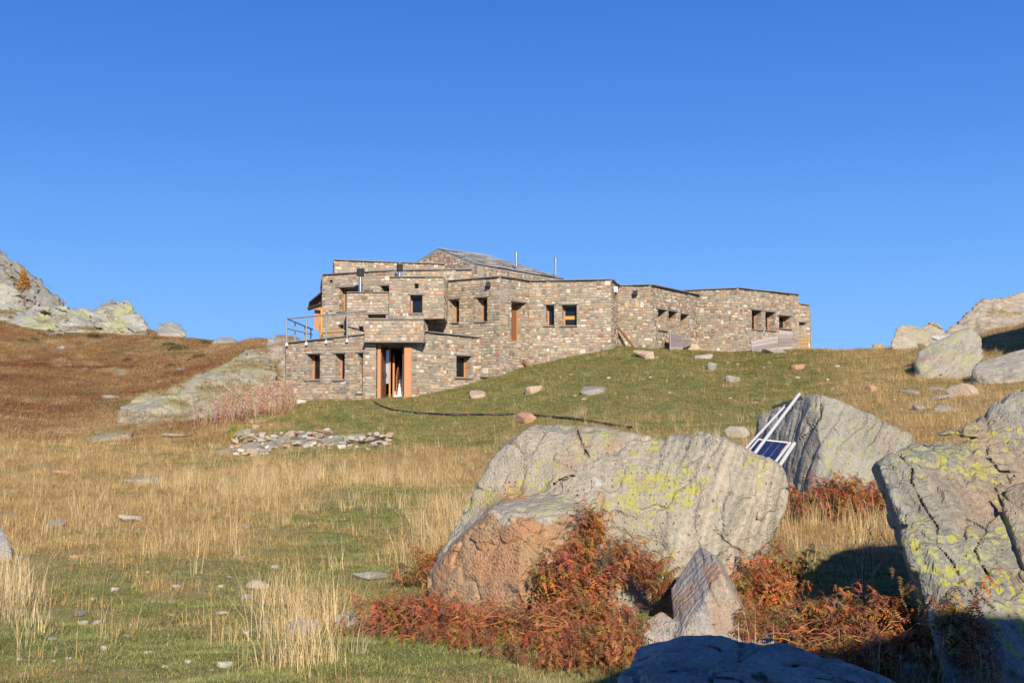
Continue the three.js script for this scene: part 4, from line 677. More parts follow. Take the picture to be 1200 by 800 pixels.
function stoneAt(px, py, wpx, hpx, tone, label, group, name = 'stone', cat = 'stone', bury = .3) {
  const p = onGround(px, py), s = -p.z / F, m = new THREE.Mesh(pick(TR, stoneShapes), stoneMats[tone]);
  m.scale.set(wpx * s / 2, hpx * s / 1.25, wpx * s / 2.2); m.position.set(p.x, p.y + hpx * s * (.5 - bury), p.z - wpx * s * .3); m.rotation.set((TR() - .5) * .3, TR() * 6.28, (TR() - .5) * .3);
  blockers.push({ p: m.position.clone(), r: wpx * s * .42 });
  return top(name, m, group ? toneWord[tone] + ' ' + label : label, cat, group);
}
const bigStones = [
  [558, 466, 30, 10, 'tan', 'flat tan stone in the grass below the entrance'], [626, 461, 24, 13, 'tan', 'rounded tan stone below the window of the lower wall'], [616, 495, 32, 16, 'rust', 'rust coloured stone lying on the black hose'],
  [694, 463, 46, 14, 'grey', 'long pale grey stone on the green slope below the hut'], [755, 420, 28, 14, 'tan', 'tan stone near the leaning beam at the foot of the wall'], [812, 411, 34, 14, 'tan', 'broad tan rock against the wall beside the weathered boards'], [826, 421, 30, 10, 'pale', 'flat pale stone below the broad tan rock'],
  [836, 434, 18, 14, 'grey', 'round grey stone below the flat pale stone'], [860, 448, 22, 11, 'pale', 'pale stone down slope from the round grey stone'], [866, 512, 34, 17, 'pale', 'pale tan stone on the turf beside the solar panel'], [936, 433, 20, 9, 'rust', 'reddish stone on the dry slope right of the hut'],
  [985, 410, 30, 12, 'tan', 'tan block on the skyline right of the hut'], [992, 411, 18, 9, 'white', 'whitish stone on the skyline beside the tan block'], [1031, 409, 16, 10, 'tan', 'small tan stone on the skyline left of the brownish boulder'], [1022, 458, 16, 10, 'rust', 'half grey half rusty stone on the grass'],
  [1133, 464, 42, 20, 'tan', 'angular tan block below the perched grey boulder'], [1100, 458, 22, 8, 'grey', 'flat grey stone beside the angular tan block'], [1070, 462, 26, 7, 'grey', 'flat grey slab in the dry grass below the perched boulder'], [1108, 482, 28, 9, 'grey', 'grey slab in tan grass behind the cracked outcrop'], [1078, 480, 18, 8, 'grey', 'small grey slab in tan grass behind the cracked outcrop'],
  [1110, 468, 34, 8, 'grey', 'broken grey slab under the angular tan block'], [907, 414, 34, 8, 'blue', 'blue grey flat stone below the weathered plank screen'], [1068, 407, 12, 12, 'grey', 'small pointed grey stone against the brownish skyline boulder'], [1085, 409, 18, 12, 'tan', 'brown stone between the skyline boulder and the perched boulder'],
  [412, 735, 42, 20, 'grey', 'pale grey rock at the edge of the bracken heap'], [350, 745, 44, 26, 'grey', 'grey rock half hidden in the straw grass'], [438, 730, 22, 14, 'grey', 'smaller grey rock touching the bracken heap'], [160, 567, 52, 9, 'grey', 'long flat grey slab in the meadow'],
  [742, 715, 40, 60, 'pale', 'whitish upright rock hidden among the bracken'], [905, 757, 54, 26, 'grey', 'grey rock between the bracken and the dark slab'], [922, 728, 30, 20, 'tan', 'tan rock half buried in bracken'], [1072, 796, 46, 24, 'grey', 'grey rock in the shaded grass under the cracked outcrop'],
  [432, 680, 46, 12, 'grey', 'grey slab beside the bracken left of the great boulder'], [62, 617, 34, 8, 'grey', 'flat grey slab in the meadow near the upright rock'], [150, 612, 44, 9, 'pale', 'pale broken slab in the meadow grass'], [383, 463, 30, 9, 'tan', 'flat tan boulder at the foot of the lower wall'],
  [352, 473, 13, 7, 'white', 'white stone at the corner of the lower wall'], [70, 411, 16, 9, 'grey', 'grey rock on the heathery hill'], [210, 435, 26, 6, 'grey', 'low rock on the heathery hill near the ridge'], [80, 430, 8, 6, 'grey', 'small rock on the heathery hill'], [98, 435, 12, 6, 'grey', 'small grey rock among the heather'],
  [128, 468, 28, 6, 'grey', 'flat grey stone in the tan grass of the hill'], [86, 468, 9, 6, 'blue', 'bluish stone in the tan grass of the hill'], [117, 477, 9, 5, 'blue', 'small bluish stone near the lichened tongue'], [18, 500, 14, 5, 'grey', 'grey stone low on the tan hill'], [70, 556, 30, 6, 'rust', 'reddish flat stone in the meadow'],
  [205, 513, 40, 6, 'grey', 'flat grey stone in the grass below the greenish slope'], [300, 503, 18, 8, 'grey', 'grey stone behind the rubble heap'],
];
for (const [x, y, w, h, ...q] of bigStones) stoneAt(x, y, w, h * 1.2, ...q, undefined, 'stone', 'stone', .38);
for (let i = 0; i < 38; i++) { // small stones strewn over the meadow turf
  const px = 20 + TR() * 340, py = 640 + TR() * 155, w = 5 + 9 * TR(); stoneAt(px, py, w, w * (.4 + .3 * TR()), pick(TR, ['pale', 'grey', 'grey', 'tan', 'blue', 'pale', 'rust']), 'small loose stone in the short meadow grass', 'small stones strewn in the meadow', 'small_stone', 'stone', .3);
}
for (const [px, py, w, h, t] of [[112, 733, 16, 8, 'pale'], [95, 734, 14, 9, 'pale'], [91, 722, 20, 9, 'dark'], [258, 720, 18, 5, 'pale'], [60, 752, 12, 6, 'pale'], [172, 767, 12, 6, 'pale'], [262, 782, 20, 9, 'pale'], [300, 692, 26, 16, 'pale'], [190, 648, 14, 7, 'grey'], [205, 689, 16, 6, 'blue'], [287, 620, 10, 6, 'grey']]) stoneAt(px, py, w, h, t, 'small loose stone in the short meadow grass', 'small stones strewn in the meadow', 'small_stone', 'stone', .28);
for (let i = 0; i < 34; i++) { const px = 660 + TR() * 400, py = 418 + TR() * 62, w = 3 + 5 * TR(); stoneAt(px, py, w, w * .5, pick(TR, ['pale', 'white', 'tan']), 'tiny stone on the green slope below the hut', 'tiny stones on the green slope', 'small_stone', 'stone', .3); }
{ // heap of rubble left from building, below the lower wall
  for (let i = 0; i < 190; i++) { const t = TR(), px = 268 + 190 * Math.pow(t, 1.15), mid = 518 - t * 3 + 3 * Math.sin(t * 9), sp2 = 16 * (1 - t * .7), py = mid + (TR() * 2 - 1) * sp2, w = 4 + 14 * TR() * TR(), m = stoneAt(px, py + 3, w, w * (.28 + .3 * TR()), pick(TR, ['pale', 'grey', 'pale', 'white', 'tan', 'pale', 'rust', 'tan']), 'broken stone in the rubble heap below the lower wall', 'stones of the rubble heap', 'rubble_stone', 'stone', .2); m.position.y += .32 * Math.max(0, 1 - Math.abs(py - mid) / sp2) * TR(); m.rotation.x += (TR() - .5) * .8; m.rotation.z += (TR() - .5) * .8; }
}
LOG('stones done');

// ---------------------------------------------------------------- black hose, boards, beam, solar panel
{
  const c = [[438, 472], [446, 477], [462, 482], [490, 485.5], [530, 487.5], [580, 487.5], [606, 487], [640, 489.5], [668, 492], [690, 495], [712, 499], [740, 503]].flatMap(([x, y], i, l) => { const n = l[i + 1]; return n ? Array.from({ length: Math.max(2, Math.round((n[0] - x) / 3)) }, (_, k, m = Math.max(2, Math.round((n[0] - x) / 3))) => [lerp(x, n[0], k / m), lerp(y, n[1], k / m)]) : [[x, y]]; }).map(([x, y]) => onGround(x, y).add(V(0, .05, 0)));
  top('hose', new THREE.Mesh(new THREE.TubeGeometry(new THREE.CatmullRomCurve3(c), 420, .036, 8), mat({ color: lin(.018, .018, .022), roughness: .45 })), 'black water hose running across the green slope', 'hose');
}
function planks(name, label, P, n, m, opt = {}) { // P: four corners tl, tr, br, bl in space
  const g = new THREE.Group(), base = P[3].clone(); g.position.copy(base); const r = rng(opt.seed ?? 5);
  for (let i = 0; i < n; i++) {
    const a = i / n + .004, b = (i + 1) / n - .012, q = [P[0].clone().lerp(P[3], a), P[1].clone().lerp(P[2], a), P[1].clone().lerp(P[2], b), P[0].clone().lerp(P[3], b)], nz = V(0, 0, 0).crossVectors(q[1].clone().sub(q[0]), q[3].clone().sub(q[0])).normalize(); if (nz.z < 0) nz.negate();
    const ext = (r() - .5) * .06, dir = q[1].clone().sub(q[0]).normalize(); q[0].addScaledVector(dir, -ext); q[1].addScaledVector(dir, ext * (r() - .2)); const f = q.map((p) => p.clone().addScaledVector(nz, .02 * r()).sub(base)), k = f.map((p) => p.clone().addScaledVector(nz, -.035)), pos = [], t = (x, y, z) => pos.push(...x.toArray(), ...y.toArray(), ...z.toArray());
    t(f[0], f[3], f[1]); t(f[1], f[3], f[2]); t(k[0], k[1], k[3]); t(k[1], k[2], k[3]); for (let e = 0; e < 4; e++) { const j = (e + 1) % 4; t(f[e], f[j], k[j]); t(f[e], k[j], k[e]); }
    const geo = new THREE.BufferGeometry(); geo.setAttribute('position', new THREE.Float32BufferAttribute(pos, 3)); geo.computeVertexNormals(); part('plank', geo, m[Math.floor(r() * m.length)], g);
  }
  for (const s of opt.stakes ?? []) { const a = P[0].clone().lerp(P[1], s), b = P[3].clone().lerp(P[2], s).add(V(0, -.2, 0)); part('stake', cyl(a.sub(base).add(V(0, .06, .06)), b.sub(base).add(V(0, 0, .06)), .035, 5), m[0], g); }
  return top(name, g, label, 'boards');
}
const woodMats = [[.34, .29, .26], [.40, .35, .32], [.28, .235, .21], [.44, .38, .34]].map((c) => mat({ color: lin(...c), roughness: .9 }));
planks('plank_screen', 'weathered grey plank screen leaning low against the wall under three windows', [at(879.5, 400, 62.3), at(912, 393, 63.6), at(912.5, 411, 63.4), at(883, 415, 62)], 4, woodMats, { stakes: [.01], seed: 3 });
planks('plank_screen', 'upright weathered plank screen covering the third window corner', [at(912.8, 387, 63.9), at(929, 388.5, 64.6), at(929, 410, 64.4), at(912.8, 411, 63.7)], 5, woodMats, { seed: 8 });
planks('plank_screen', 'greyish plank panel standing against the wall by the long slate lintel', [at(784.8, 390.5, 58.6), at(799.6, 393.5, 59.8), at(800, 412, 59.6), at(785.5, 414, 58.4)], 3, woodMats, { stakes: [.02], seed: 12 });
planks('plank_screen', 'small leaning board beside the greyish plank panel', [at(800, 397.5, 60), at(810, 399, 61), at(810.5, 404, 60.9), at(800.5, 408, 59.9)], 1, woodMats, { seed: 14 });
top('timber_beam', new THREE.Mesh(cyl(at(724.5, 383.5, 58.3), at(746.5, 411, 57.6), .055, 4), MT.larchDark), 'dark beam leaning against the wall beside the corner', 'beam');
{ // solar panel propped on a pole frame between the two boulders
  const g = new THREE.Group(), b = at(905, 545, 15.9); g.position.copy(b); const Q = (px, py, d) => at(px, py, d).sub(b), whiteMetal = mat({ color: lin(.58, .57, .54), roughness: .45 }), cellMat = new THREE.MeshPhysicalMaterial({ color: lin(.012, .025, .085), roughness: .25, clearcoat: .6, clearcoatRoughness: .1 }), line = mat({ color: lin(.25, .28, .36), roughness: .5 });
  part('pole', cyl(Q(870, 530, 15.7), Q(920.5, 475, 17.0), .017, 10), whiteMetal, g); part('pole', cyl(Q(881, 536, 15.6), Q(937, 461.5, 17.1), .022, 10), whiteMetal, g);
  const tl = Q(889, 514.8, 16.5), tr = Q(926, 519, 16.5), bl = Q(861, 548, 15.75), br = Q(900, 553, 15.75), nrm = V(0, 0, 0).crossVectors(tr.clone().sub(tl), bl.clone().sub(tl)).normalize(); if (nrm.z < 0) nrm.negate();
  const slab = (P, th) => { const q = P.map((p) => p.clone().addScaledVector(nrm, -th)), pos = [], t = (x, y, z) => pos.push(...x.toArray(), ...y.toArray(), ...z.toArray()); t(P[0], P[3], P[1]); t(P[1], P[3], P[2]); t(q[0], q[1], q[3]); t(q[1], q[2], q[3]); for (let e = 0; e < 4; e++) { const j = (e + 1) % 4; t(P[e], P[j], q[j]); t(P[e], q[j], q[e]); } const geo = new THREE.BufferGeometry(); geo.setAttribute('position', new THREE.Float32BufferAttribute(pos, 3)); geo.computeVertexNormals(); return geo; };
  const pt = (u, v, h = 0) => tl.clone().lerp(tr, u).lerp(bl.clone().lerp(br, u), v).addScaledVector(nrm, h);
  part('backing', slab([tl, tr, br, bl], .03), whiteMetal, g);
  for (let i = 0; i < 9; i++) for (let j = 0; j < 4; j++) part('cell', slab([pt(.03 + j * .235, .02 + i * .107, .004), pt(.03 + j * .235 + .228, .02 + i * .107, .004), pt(.03 + j * .235 + .228, .02 + i * .107 + .102, .004), pt(.03 + j * .235, .02 + i * .107 + .102, .004)], .003), cellMat, g);
  part('frame', mergeGeometries([cyl(tl, tr, .014, 6), cyl(tr, br, .02, 6), cyl(bl, br, .014, 6), cyl(tl, bl, .014, 6)]), whiteMetal, g);
  part('side_rail', cyl(Q(931, 519.5, 16.55), Q(903, 562, 15.7), .026, 10), whiteMetal, g);
  part('wooden_strip', cyl(Q(923.5, 520.5, 16.45), Q(913, 533, 16.2), .014, 6), MT.larch, g);
  part('cross_bar', cyl(Q(906, 477, 17.1), Q(940, 466, 17.15), .02, 8), MT.dark, g); part('rope', new THREE.TorusKnotGeometry(.055, .014, 60, 6, 2, 3).translate(...Q(922, 478, 16.95).toArray()), MT.dark, g);
  top('solar_panel', g, 'small blue solar panel propped on white poles between the two boulders', 'solar panel');
}
LOG('props done');

// ---------------------------------------------------------------- plants
function blocked(x, y, z, m = 0) {
  for (const b of blockers) { if (b.p) { const dx = x - b.p.x, dz = z - b.p.z; if (dx * dx + dz * dz < (b.r + m) ** 2) return true; } else if (x > b.box.min.x && x < b.box.max.x && z > b.box.min.z && z < b.box.max.z && y > b.box.min.y - 1 && y < b.box.max.y + .2 && b.base(x, y + .05, z) < m) return true; }
  return false;
}
function tuft(seed, n, h, spread, width, lean, seg = 3) { // n bent blades
  const r = rng(seed), p = [], c = [];
  for (let i = 0; i < n; i++) {
    const a = r() * 6.283, q = spread * Math.sqrt(r()), x = Math.cos(a) * q, z = Math.sin(a) * q, b = a + (r() - .5) * 2.2, L = h * (.5 + .6 * r()), ln = lean * (.25 + r()), w = width * (.6 + .7 * r()), sx = -Math.sin(b), sz = Math.cos(b), tone = .72 + .5 * r(); let prev = null;
    for (let k = 0; k <= seg; k++) { const t = k / seg, off = ln * L * t * t, y = L * t * (1 - .28 * ln * t), ww = w * (1 - t * .92) / 2, cx = x + Math.cos(b) * off, cz = z + Math.sin(b) * off, A = [cx - sx * ww, y, cz - sz * ww], B = [cx + sx * ww, y, cz + sz * ww]; if (prev) { p.push(...prev[0], ...prev[1], ...B, ...prev[0], ...B, ...A); for (let e = 0; e < 6; e++) c.push(tone, tone, tone); } prev = [A, B]; }
  }
  const g = new THREE.BufferGeometry(); g.setAttribute('position', new THREE.Float32BufferAttribute(p, 3)); g.setAttribute('color', new THREE.Float32BufferAttribute(c, 3)); g.computeVertexNormals(); return g;
}
const bladeMat = mat({ vertexColors: true, roughness: .9, side: THREE.DoubleSide });
function scatter(name, label, category, geos, want, seed, place) { // place(r) -> {x, z, s, h, color} or null
  const r = rng(seed), lists = geos.map(() => []); let tries = 0, got = 0;
  while (got < want && tries++ < want * 9) { const q = place(r); if (!q) continue; const y = height(q.x, q.z); if (gravel(q.x, q.z) > r() * .8 + .15 || inHouse(q.x, q.z, .05) || blocked(q.x, y, q.z, q.m ?? .01)) continue; lists[Math.floor(r() * geos.length)].push([q, y, r() * 6.283]); got++; }
  const M = new THREE.Matrix4(), Q = new THREE.Quaternion(), up = V(0, 1, 0), col = new THREE.Color();
  geos.forEach((g, i) => {
    const im = new THREE.InstancedMesh(g, bladeMat, lists[i].length);
    lists[i].forEach(([q, y, a], k) => { Q.setFromAxisAngle(up, a); M.compose(V(q.x, y - .015, q.z), Q, V(q.s, q.s * (q.h ?? 1), q.s)); im.setMatrixAt(k, M); im.setColorAt(k, col.setRGB(...q.color)); });
    top(name, im, label, category, null, 'stuff');
  });
}
// depth drawn so that the number per square metre falls with distance
function draw(r, d0, d1, pow, t0, t1) { const e = 2 - pow, u = r(), d = Math.abs(e) < .01 ? d0 * Math.pow(d1 / d0, u) : Math.pow(lerp(Math.pow(d0, e), Math.pow(d1, e), u), 1 / e), t = lerp(t0, t1, r()); return [t * d, -d]; }
const vary = (r, c, k = .25) => { const f = 1 - k + 2 * k * r(), w = 1 + (r() - .5) * .16; return [c[0] * f * w, c[1] * f, c[2] * f / w]; };
const greens = [[.22, .255, .055], [.29, .285, .08], [.165, .215, .045], [.36, .31, .12]], dries = [[.46, .31, .12], [.54, .385, .17], [.38, .245, .09], [.33, .185, .065]], straws = [[.62, .45, .21], [.56, .385, .16], [.70, .54, .29]];
scatter('turf_grass', 'short green turf of the meadow and the slope below the hut', 'grass', [tuft(1, 22, .045, .09, .006, .9, 2), tuft(2, 22, .036, .10, .007, 1.2, 2)], 110000, 11, (r) => {
  const [x, z] = draw(r, 6.5, 66, 1.25, -.43, .43), c = cover(x, z); if (r() > c.green * 1.25 - .1 || c.heath > .4) return null; const k = pick(r, greens); return { x, z, s: (1 + .9 * sstep(15, 60, -z)) * (.8 + .6 * r()), color: vary(r, mix3(k, [.46, .35, .15], clamp(.08 + 1.3 * N(x * .6, 60, z * .6) + .9 * N(x * 2.6, 61, z * 2.6)) * .65)) };
});
scatter('dry_grass', 'short bleached tan grass mixed into the meadow', 'grass', [tuft(3, 14, .10, .09, .005, 1.1, 2), tuft(4, 9, .17, .09, .0045, .7, 2)], 60000, 12, (r) => {
  const [x, z] = draw(r, 6.5, 66, 1.2, -.43, .43), c = cover(x, z); if (c.heath > .5 || r() > .78 - c.green * (.74 - .06 * c.mound) + .5 * N(x * 1.3, 33, z * 1.3) - .25 * c.low) return null; return { x, z, s: .6 + .7 * r() + .6 * sstep(13, 60, -z), h: .6 + .6 * r(), color: vary(r, pick(r, dries)) };
});
scatter('straw_grass', 'tall pale straw grass standing in clumps across the meadow', 'grass', [tuft(5, 13, .58, .13, .0045, .8), tuft(6, 10, .46, .15, .0045, 1.1), tuft(7, 6, .7, .10, .004, .6), tuft(17, 16, .36, .12, .0045, 1.2)], 12000, 13, (r) => {
  const [x, z] = draw(r, 8, 62, 1.0, -.43, .43), c = cover(x, z); if (r() > (c.straw * 1.5 - .04) * sstep(-.25, .25, N(x * 1.5, 44, z * 1.5) + .6 * N(x * 4, 45, z * 4))) return null; return { x, z, s: .7 + .5 * r(), h: .75 + .5 * r(), color: vary(r, pick(r, straws), .2), m: .03 };
});
scatter('hill_grass', 'tawny grass and russet heather covering the hill left of the hut', 'grass', [tuft(8, 46, .22, .36, .011, 1.0, 2), tuft(9, 46, .17, .40, .012, 1.3, 2)], 80000, 14, (r) => {
  const [x, z] = draw(r, 38, 122, .9, -.46, -.14), c = cover(x, z); if (r() > c.heath) return null; const k = heathColor(x, z, c); return { x, z, s: .7 + .7 * r(), h: .5 + .7 * r(), color: vary(r, [k[0] * 1.2, k[1] * 1.2, k[2] * 1.2], .38) };
});
{ // dry grass rooted on the ledges of the left outcrops
  const r = rng(515), g = tuft(21, 18, .30, .16, .012, 1.0, 2), list = []; scene.updateMatrixWorld(true);
  for (const o of scene.children) if (/^(outcrop|cliff|rock_knoll|rock_slope)/.test(o.name)) { const p = o.geometry.attributes.position, n = o.geometry.attributes.normal, k = o.name.startsWith('cliff') || o.name.startsWith('rock_knoll') ? 1.8 : 1; for (let i = 0; i < p.count; i++) { const x = p.getX(i) + o.position.x, y = p.getY(i) + o.position.y, z = p.getZ(i) + o.position.z; if (n.getY(i) < .45 || r() > .16 || N(x * .8 / k, y * .8 / k + 50, z * .8 / k) + .5 * N(x * 2, y * 2, z * 2) < (o.name.startsWith('outcrop') ? -.02 : .26)) continue; list.push([x, y, z, k]); } }
  const im = new THREE.InstancedMesh(g, bladeMat, list.length), M = new THREE.Matrix4(), Q = new THREE.Quaternion(), col = new THREE.Color(); list.forEach(([x, y, z, k], i) => { Q.setFromAxisAngle(V(0, 1, 0), r() * 6.28); const q = (.6 + .7 * r()) * k * .8; M.compose(V(x, y - .03, z), Q, V(q, q * .8, q)); im.setMatrixAt(i, M); im.setColorAt(i, col.setRGB(...vary(r, pick(r, [[.46, .31, .12], [.40, .24, .09], [.38, .31, .12]])))); });
  top('ledge_grass', im, 'dry grass tufts rooted on the ledges of the lichened outcrops', 'grass', null, 'stuff');
}
LOG('grass done');
// low dark juniper and rhododendron bushes on the hill
function bushGeo(seed, n, leaf) { const r = rng(seed), p = [], c = []; for (let i = 0; i < n; i++) { const a = r() * 6.283, h = r(), q = Math.sqrt(1 - h * h), rad = .7 + .3 * r() + .22 * Math.sin(a * 3 + seed), x = Math.cos(a) * q * rad, y = h * rad * .8, z = Math.sin(a) * q * rad, t = .6 + .7 * r(); const v = () => [x + (r() - .5) * leaf, y + (r() - .5) * leaf, z + (r() - .5) * leaf]; p.push(...v(), ...v(), ...v()); for (let e = 0; e < 3; e++) c.push(t, t, t); } const g = new THREE.BufferGeometry(); g.setAttribute('position', new THREE.Float32BufferAttribute(p, 3)); g.setAttribute('color', new THREE.Float32BufferAttribute(c, 3)); g.computeVertexNormals(); return g; }
{
  const geos = [bushGeo(1, 700, .2), bushGeo(2, 700, .22)], m = mat({ color: lin(.075, .085, .028), vertexColors: true, roughness: .9, side: THREE.DoubleSide }), r = rng(66);
  for (const [px, py, w, h] of [[48, 393, 14, 6], [58, 388, 10, 5], [40, 398, 12, 5], [26, 399, 12, 4], [110, 394, 18, 6], [208, 409, 26, 8], [198, 404, 16, 6], [236, 418, 22, 6], [223, 423, 14, 5], [202, 429, 18, 5], [182, 398, 14, 5], [240, 402, 16, 5], [150, 421, 14, 4], [68, 393, 8, 5], [14, 342, 16, 6], [22, 352, 14, 6]]) {
    const p = onGround(px, py + 2, 60), s = -p.z / F, b = new THREE.Mesh(pick(r, geos), m); b.scale.set(w * s / 2, h * s * 1.15, w * s / 2); b.position.copy(p); b.rotation.y = r() * 6.28; top('juniper_bush', b, 'low dark green juniper bush on the heathery hill', 'bush', 'juniper bushes on the hill');
  }
}
{ // larch turned orange beside the crest
  const g = new THREE.Group(), p = at(27, 339, 113.5), H = 24 / F * 113.5; g.position.copy(p); part('trunk', cyl(V(0, -.6, 0), V(0, H * .97, 0), .09, 7, .02), mat({ color: lin(.12, .085, .06), roughness: 1 }), g);
  const r = rng(8), pos = []; for (let i = 0; i < 2600; i++) { const t = Math.pow(r(), .8), y = H * (.06 + .94 * t), a = r() * 6.283, R1 = (.25 + Math.pow(1 - t, .7) * .55) * (.4 + .6 * Math.abs(Math.sin(t * 19 + a * 1.5))) * (1 - t * .55) + .04, q = R1 * Math.sqrt(r()), v = () => pos.push(Math.cos(a) * q + (r() - .5) * .16, y + (r() - .5) * .12 - q * .18, Math.sin(a) * q + (r() - .5) * .16); v(); v(); v(); }
  const geo = new THREE.BufferGeometry(); geo.setAttribute('position', new THREE.Float32BufferAttribute(pos, 3)); geo.computeVertexNormals(); part('crown', geo, mat({ color: lin(.50, .25, .05), roughness: .9, side: THREE.DoubleSide }), g);
  top('larch_tree', g, 'small orange autumn larch beside the dark rock crest', 'tree');
}
// dead bracken: stalks with curled, drooping fronds
function bracken(name, label, list, seed, o = {}) { // list: [px, py(ground or null), d, count, spread m, height m, lean vector]
  const r = rng(seed), L = { p: [], c: [] }, S = { p: [], c: [] }, base = V(0, 0, 0);
  const tri = (T, a, b, c, k) => { T.p.push(a.x, a.y, a.z, b.x, b.y, b.z, c.x, c.y, c.z); for (let i = 0; i < 3; i++) T.c.push(...k); };
  const tones = [[.44, .165, .045], [.31, .11, .035], [.54, .22, .065], [.21, .085, .033], [.38, .165, .055], [.26, .11, .042]];
  let first = null;
  for (const [px, py, d, count, spread, hgt, lean = [0, 0]] of list) {
    for (let i = 0; i < count; i++) {
      const a = r() * 6.283, q = spread * Math.sqrt(r()), c0 = (px - 600) / F * d, x = c0 + Math.cos(a) * q * (o.wide ?? 1), z = -d + Math.sin(a) * q * (o.deep ?? .6), y = py == null ? height(x, z) : lerp(at(px, py, d).y, height(x, z), .15) - r() * .1; if (!first) first = V(x, height(x, z), z);
      const h = hgt * (.45 + .75 * r()), az = o.fan ? a + (r() - .5) : r() * 6.283, out = h * (.25 + .5 * r()) * (o.sprawl ?? 1), droop = .5 + r(), tone = pick(r, tones).map((v) => v * (.5 + .8 * r())), stalk = [.34, .15, .06].map((v) => v * (.45 + .9 * r() * r() + .2 * r()));
      const P = [], n = 9; for (let k = 0; k <= n; k++) { const t = k / n; P.push(V(x + (Math.cos(az) * out + lean[0] * h) * t * t, y + h * (t * 1.25 - droop * .55 * t * t * t), z + (Math.sin(az) * out + lean[1] * h) * t * t)); }
      if (o.keep) for (const v of P) { let k = 0; while (k++ < 8 && blockers.some((b) => b.base && v.x > b.box.min.x && v.x < b.box.max.x && v.z > b.box.min.z && v.z < b.box.max.z && v.y < b.box.max.y && v.y > b.box.min.y && b.base(v.x, v.y, v.z) < .05)) v.z += .09; }
      const side = V(-Math.sin(az), 0, Math.cos(az));
      for (let k = 0; k < n; k++) { const w = .0026 * (1.2 - k / n), s1 = side.clone().multiplyScalar(w), u = V(0, w, 0); tri(S, P[k].clone().sub(s1), P[k].clone().add(s1), P[k + 1], stalk); tri(S, P[k].clone().sub(u), P[k].clone().add(u), P[k + 1], stalk); }
      const pairs = 8; // side leaflets, shorter toward the tip, each curled up on itself
      for (let k = 0; k < pairs; k++) for (const sg of [-1, 1]) {
        const t = .25 + .75 * (k + r() * .6) / pairs, f = Math.min(n - .001, t * n), i0 = Math.floor(f), b = P[i0].clone().lerp(P[i0 + 1], f - i0), len = h * .30 * (1.1 - .75 * t) * (.7 + .6 * r()), dir = side.clone().multiplyScalar(sg).add(V((r() - .5) * .9, -.15 - .6 * r(), (r() - .5) * .9)).normalize(), curl = (r() - .2) * 1.6; let p0 = b, dd = dir;
        const m = 6, sd0 = V(0, 1, 0).add(V((r() - .5) * 1.4, 0, (r() - .5) * 1.4)).cross(dir).normalize(); for (let e = 0; e < m; e++) {
          const nx = dd.clone().add(V((r() - .5) * .4, -curl * .22, (r() - .5) * .4)).normalize(), p1 = p0.clone().addScaledVector(dd, len / m), w = len * .26 * (1 - e / m * .8) * (.7 + .6 * r()), fold = V((r() - .5) * .5, -.5 * r(), (r() - .5) * .5), k2 = tone.map((v) => v * (.7 + .6 * r()));
          for (const q2 of [-1, 1]) tri(L, p0, p0.clone().lerp(p1, .75), p0.clone().addScaledVector(sd0, q2 * w).addScaledVector(dd, w * .5).addScaledVector(fold, w), k2); p0 = p1; dd = nx;
        }
      }
    }
  }
  for (const [px, d, n, sx, sz] of o.litter ?? []) for (let i = 0; i < n; i++) { // broken stalks lying about
    const x = (px - 600) / F * d + (r() - .5) * sx, z = -d + (r() - .5) * sz, a = r() * 6.283, l = .08 + .22 * r(), y = height(x, z) + .02 + .24 * r(), k = [.52, .235, .085].map((v) => v * (.6 + .7 * r())), p = V(x, y, z), q = V(x + Math.cos(a) * l, y + (r() - .4) * l * .7, z + Math.sin(a) * l), m = p.clone().lerp(q, .5).add(V(0, (r() - .3) * .06, 0)), w = V(0, .0028, 0), u = V(-Math.sin(a) * .0028, 0, Math.cos(a) * .0028);
    for (const e of [w, u]) { tri(S, p.clone().sub(e), p.clone().add(e), m.clone().add(e), k); tri(S, p.clone().sub(e), m.clone().add(e), m.clone().sub(e), k); tri(S, m.clone().sub(e), m.clone().add(e), q, k); }
  }
  const g = new THREE.Group(); g.position.copy(first);
  for (const [nm, T] of [['fronds', L], ['stalks', S]]) { const geo = new THREE.BufferGeometry(); geo.setAttribute('position', new THREE.Float32BufferAttribute(T.p, 3)); geo.setAttribute('color', new THREE.Float32BufferAttribute(T.c, 3)); geo.translate(-first.x, -first.y, -first.z); geo.computeVertexNormals(); part(nm, geo, nm === 'fronds' ? brackenMat : stalkMat, g).userData.kind = 'stuff'; }
  return top(name, g, label, 'bracken', 'dead bracken round the boulders');
}
const brackenMat = mat({ vertexColors: true, roughness: .85, side: THREE.DoubleSide }), stalkMat = mat({ vertexColors: true, roughness: .7, side: THREE.DoubleSide });
bracken('bracken_clump', 'flattened rusty bracken heap at the left foot of the great boulder', [[475, null, 9.9, 90, .34, .38], [500, null, 9.8, 90, .34, .38], [545, null, 9.5, 120, .42, .34], [595, null, 9.3, 90, .4, .32], [560, null, 9.0, 60, .5, .22], [435, null, 9.8, 25, .3, .2], [520, null, 9.2, 60, .5, .22], [640, null, 9.2, 60, .4, .28], [600, null, 8.7, 50, .45, .2], [650, null, 8.5, 45, .4, .24]], 41, { sprawl: .75, keep: 1, litter: [[470, 9.8, 50, .8, .7], [540, 9.5, 70, .9, .8], [600, 9.2, 40, .7, .6]] });
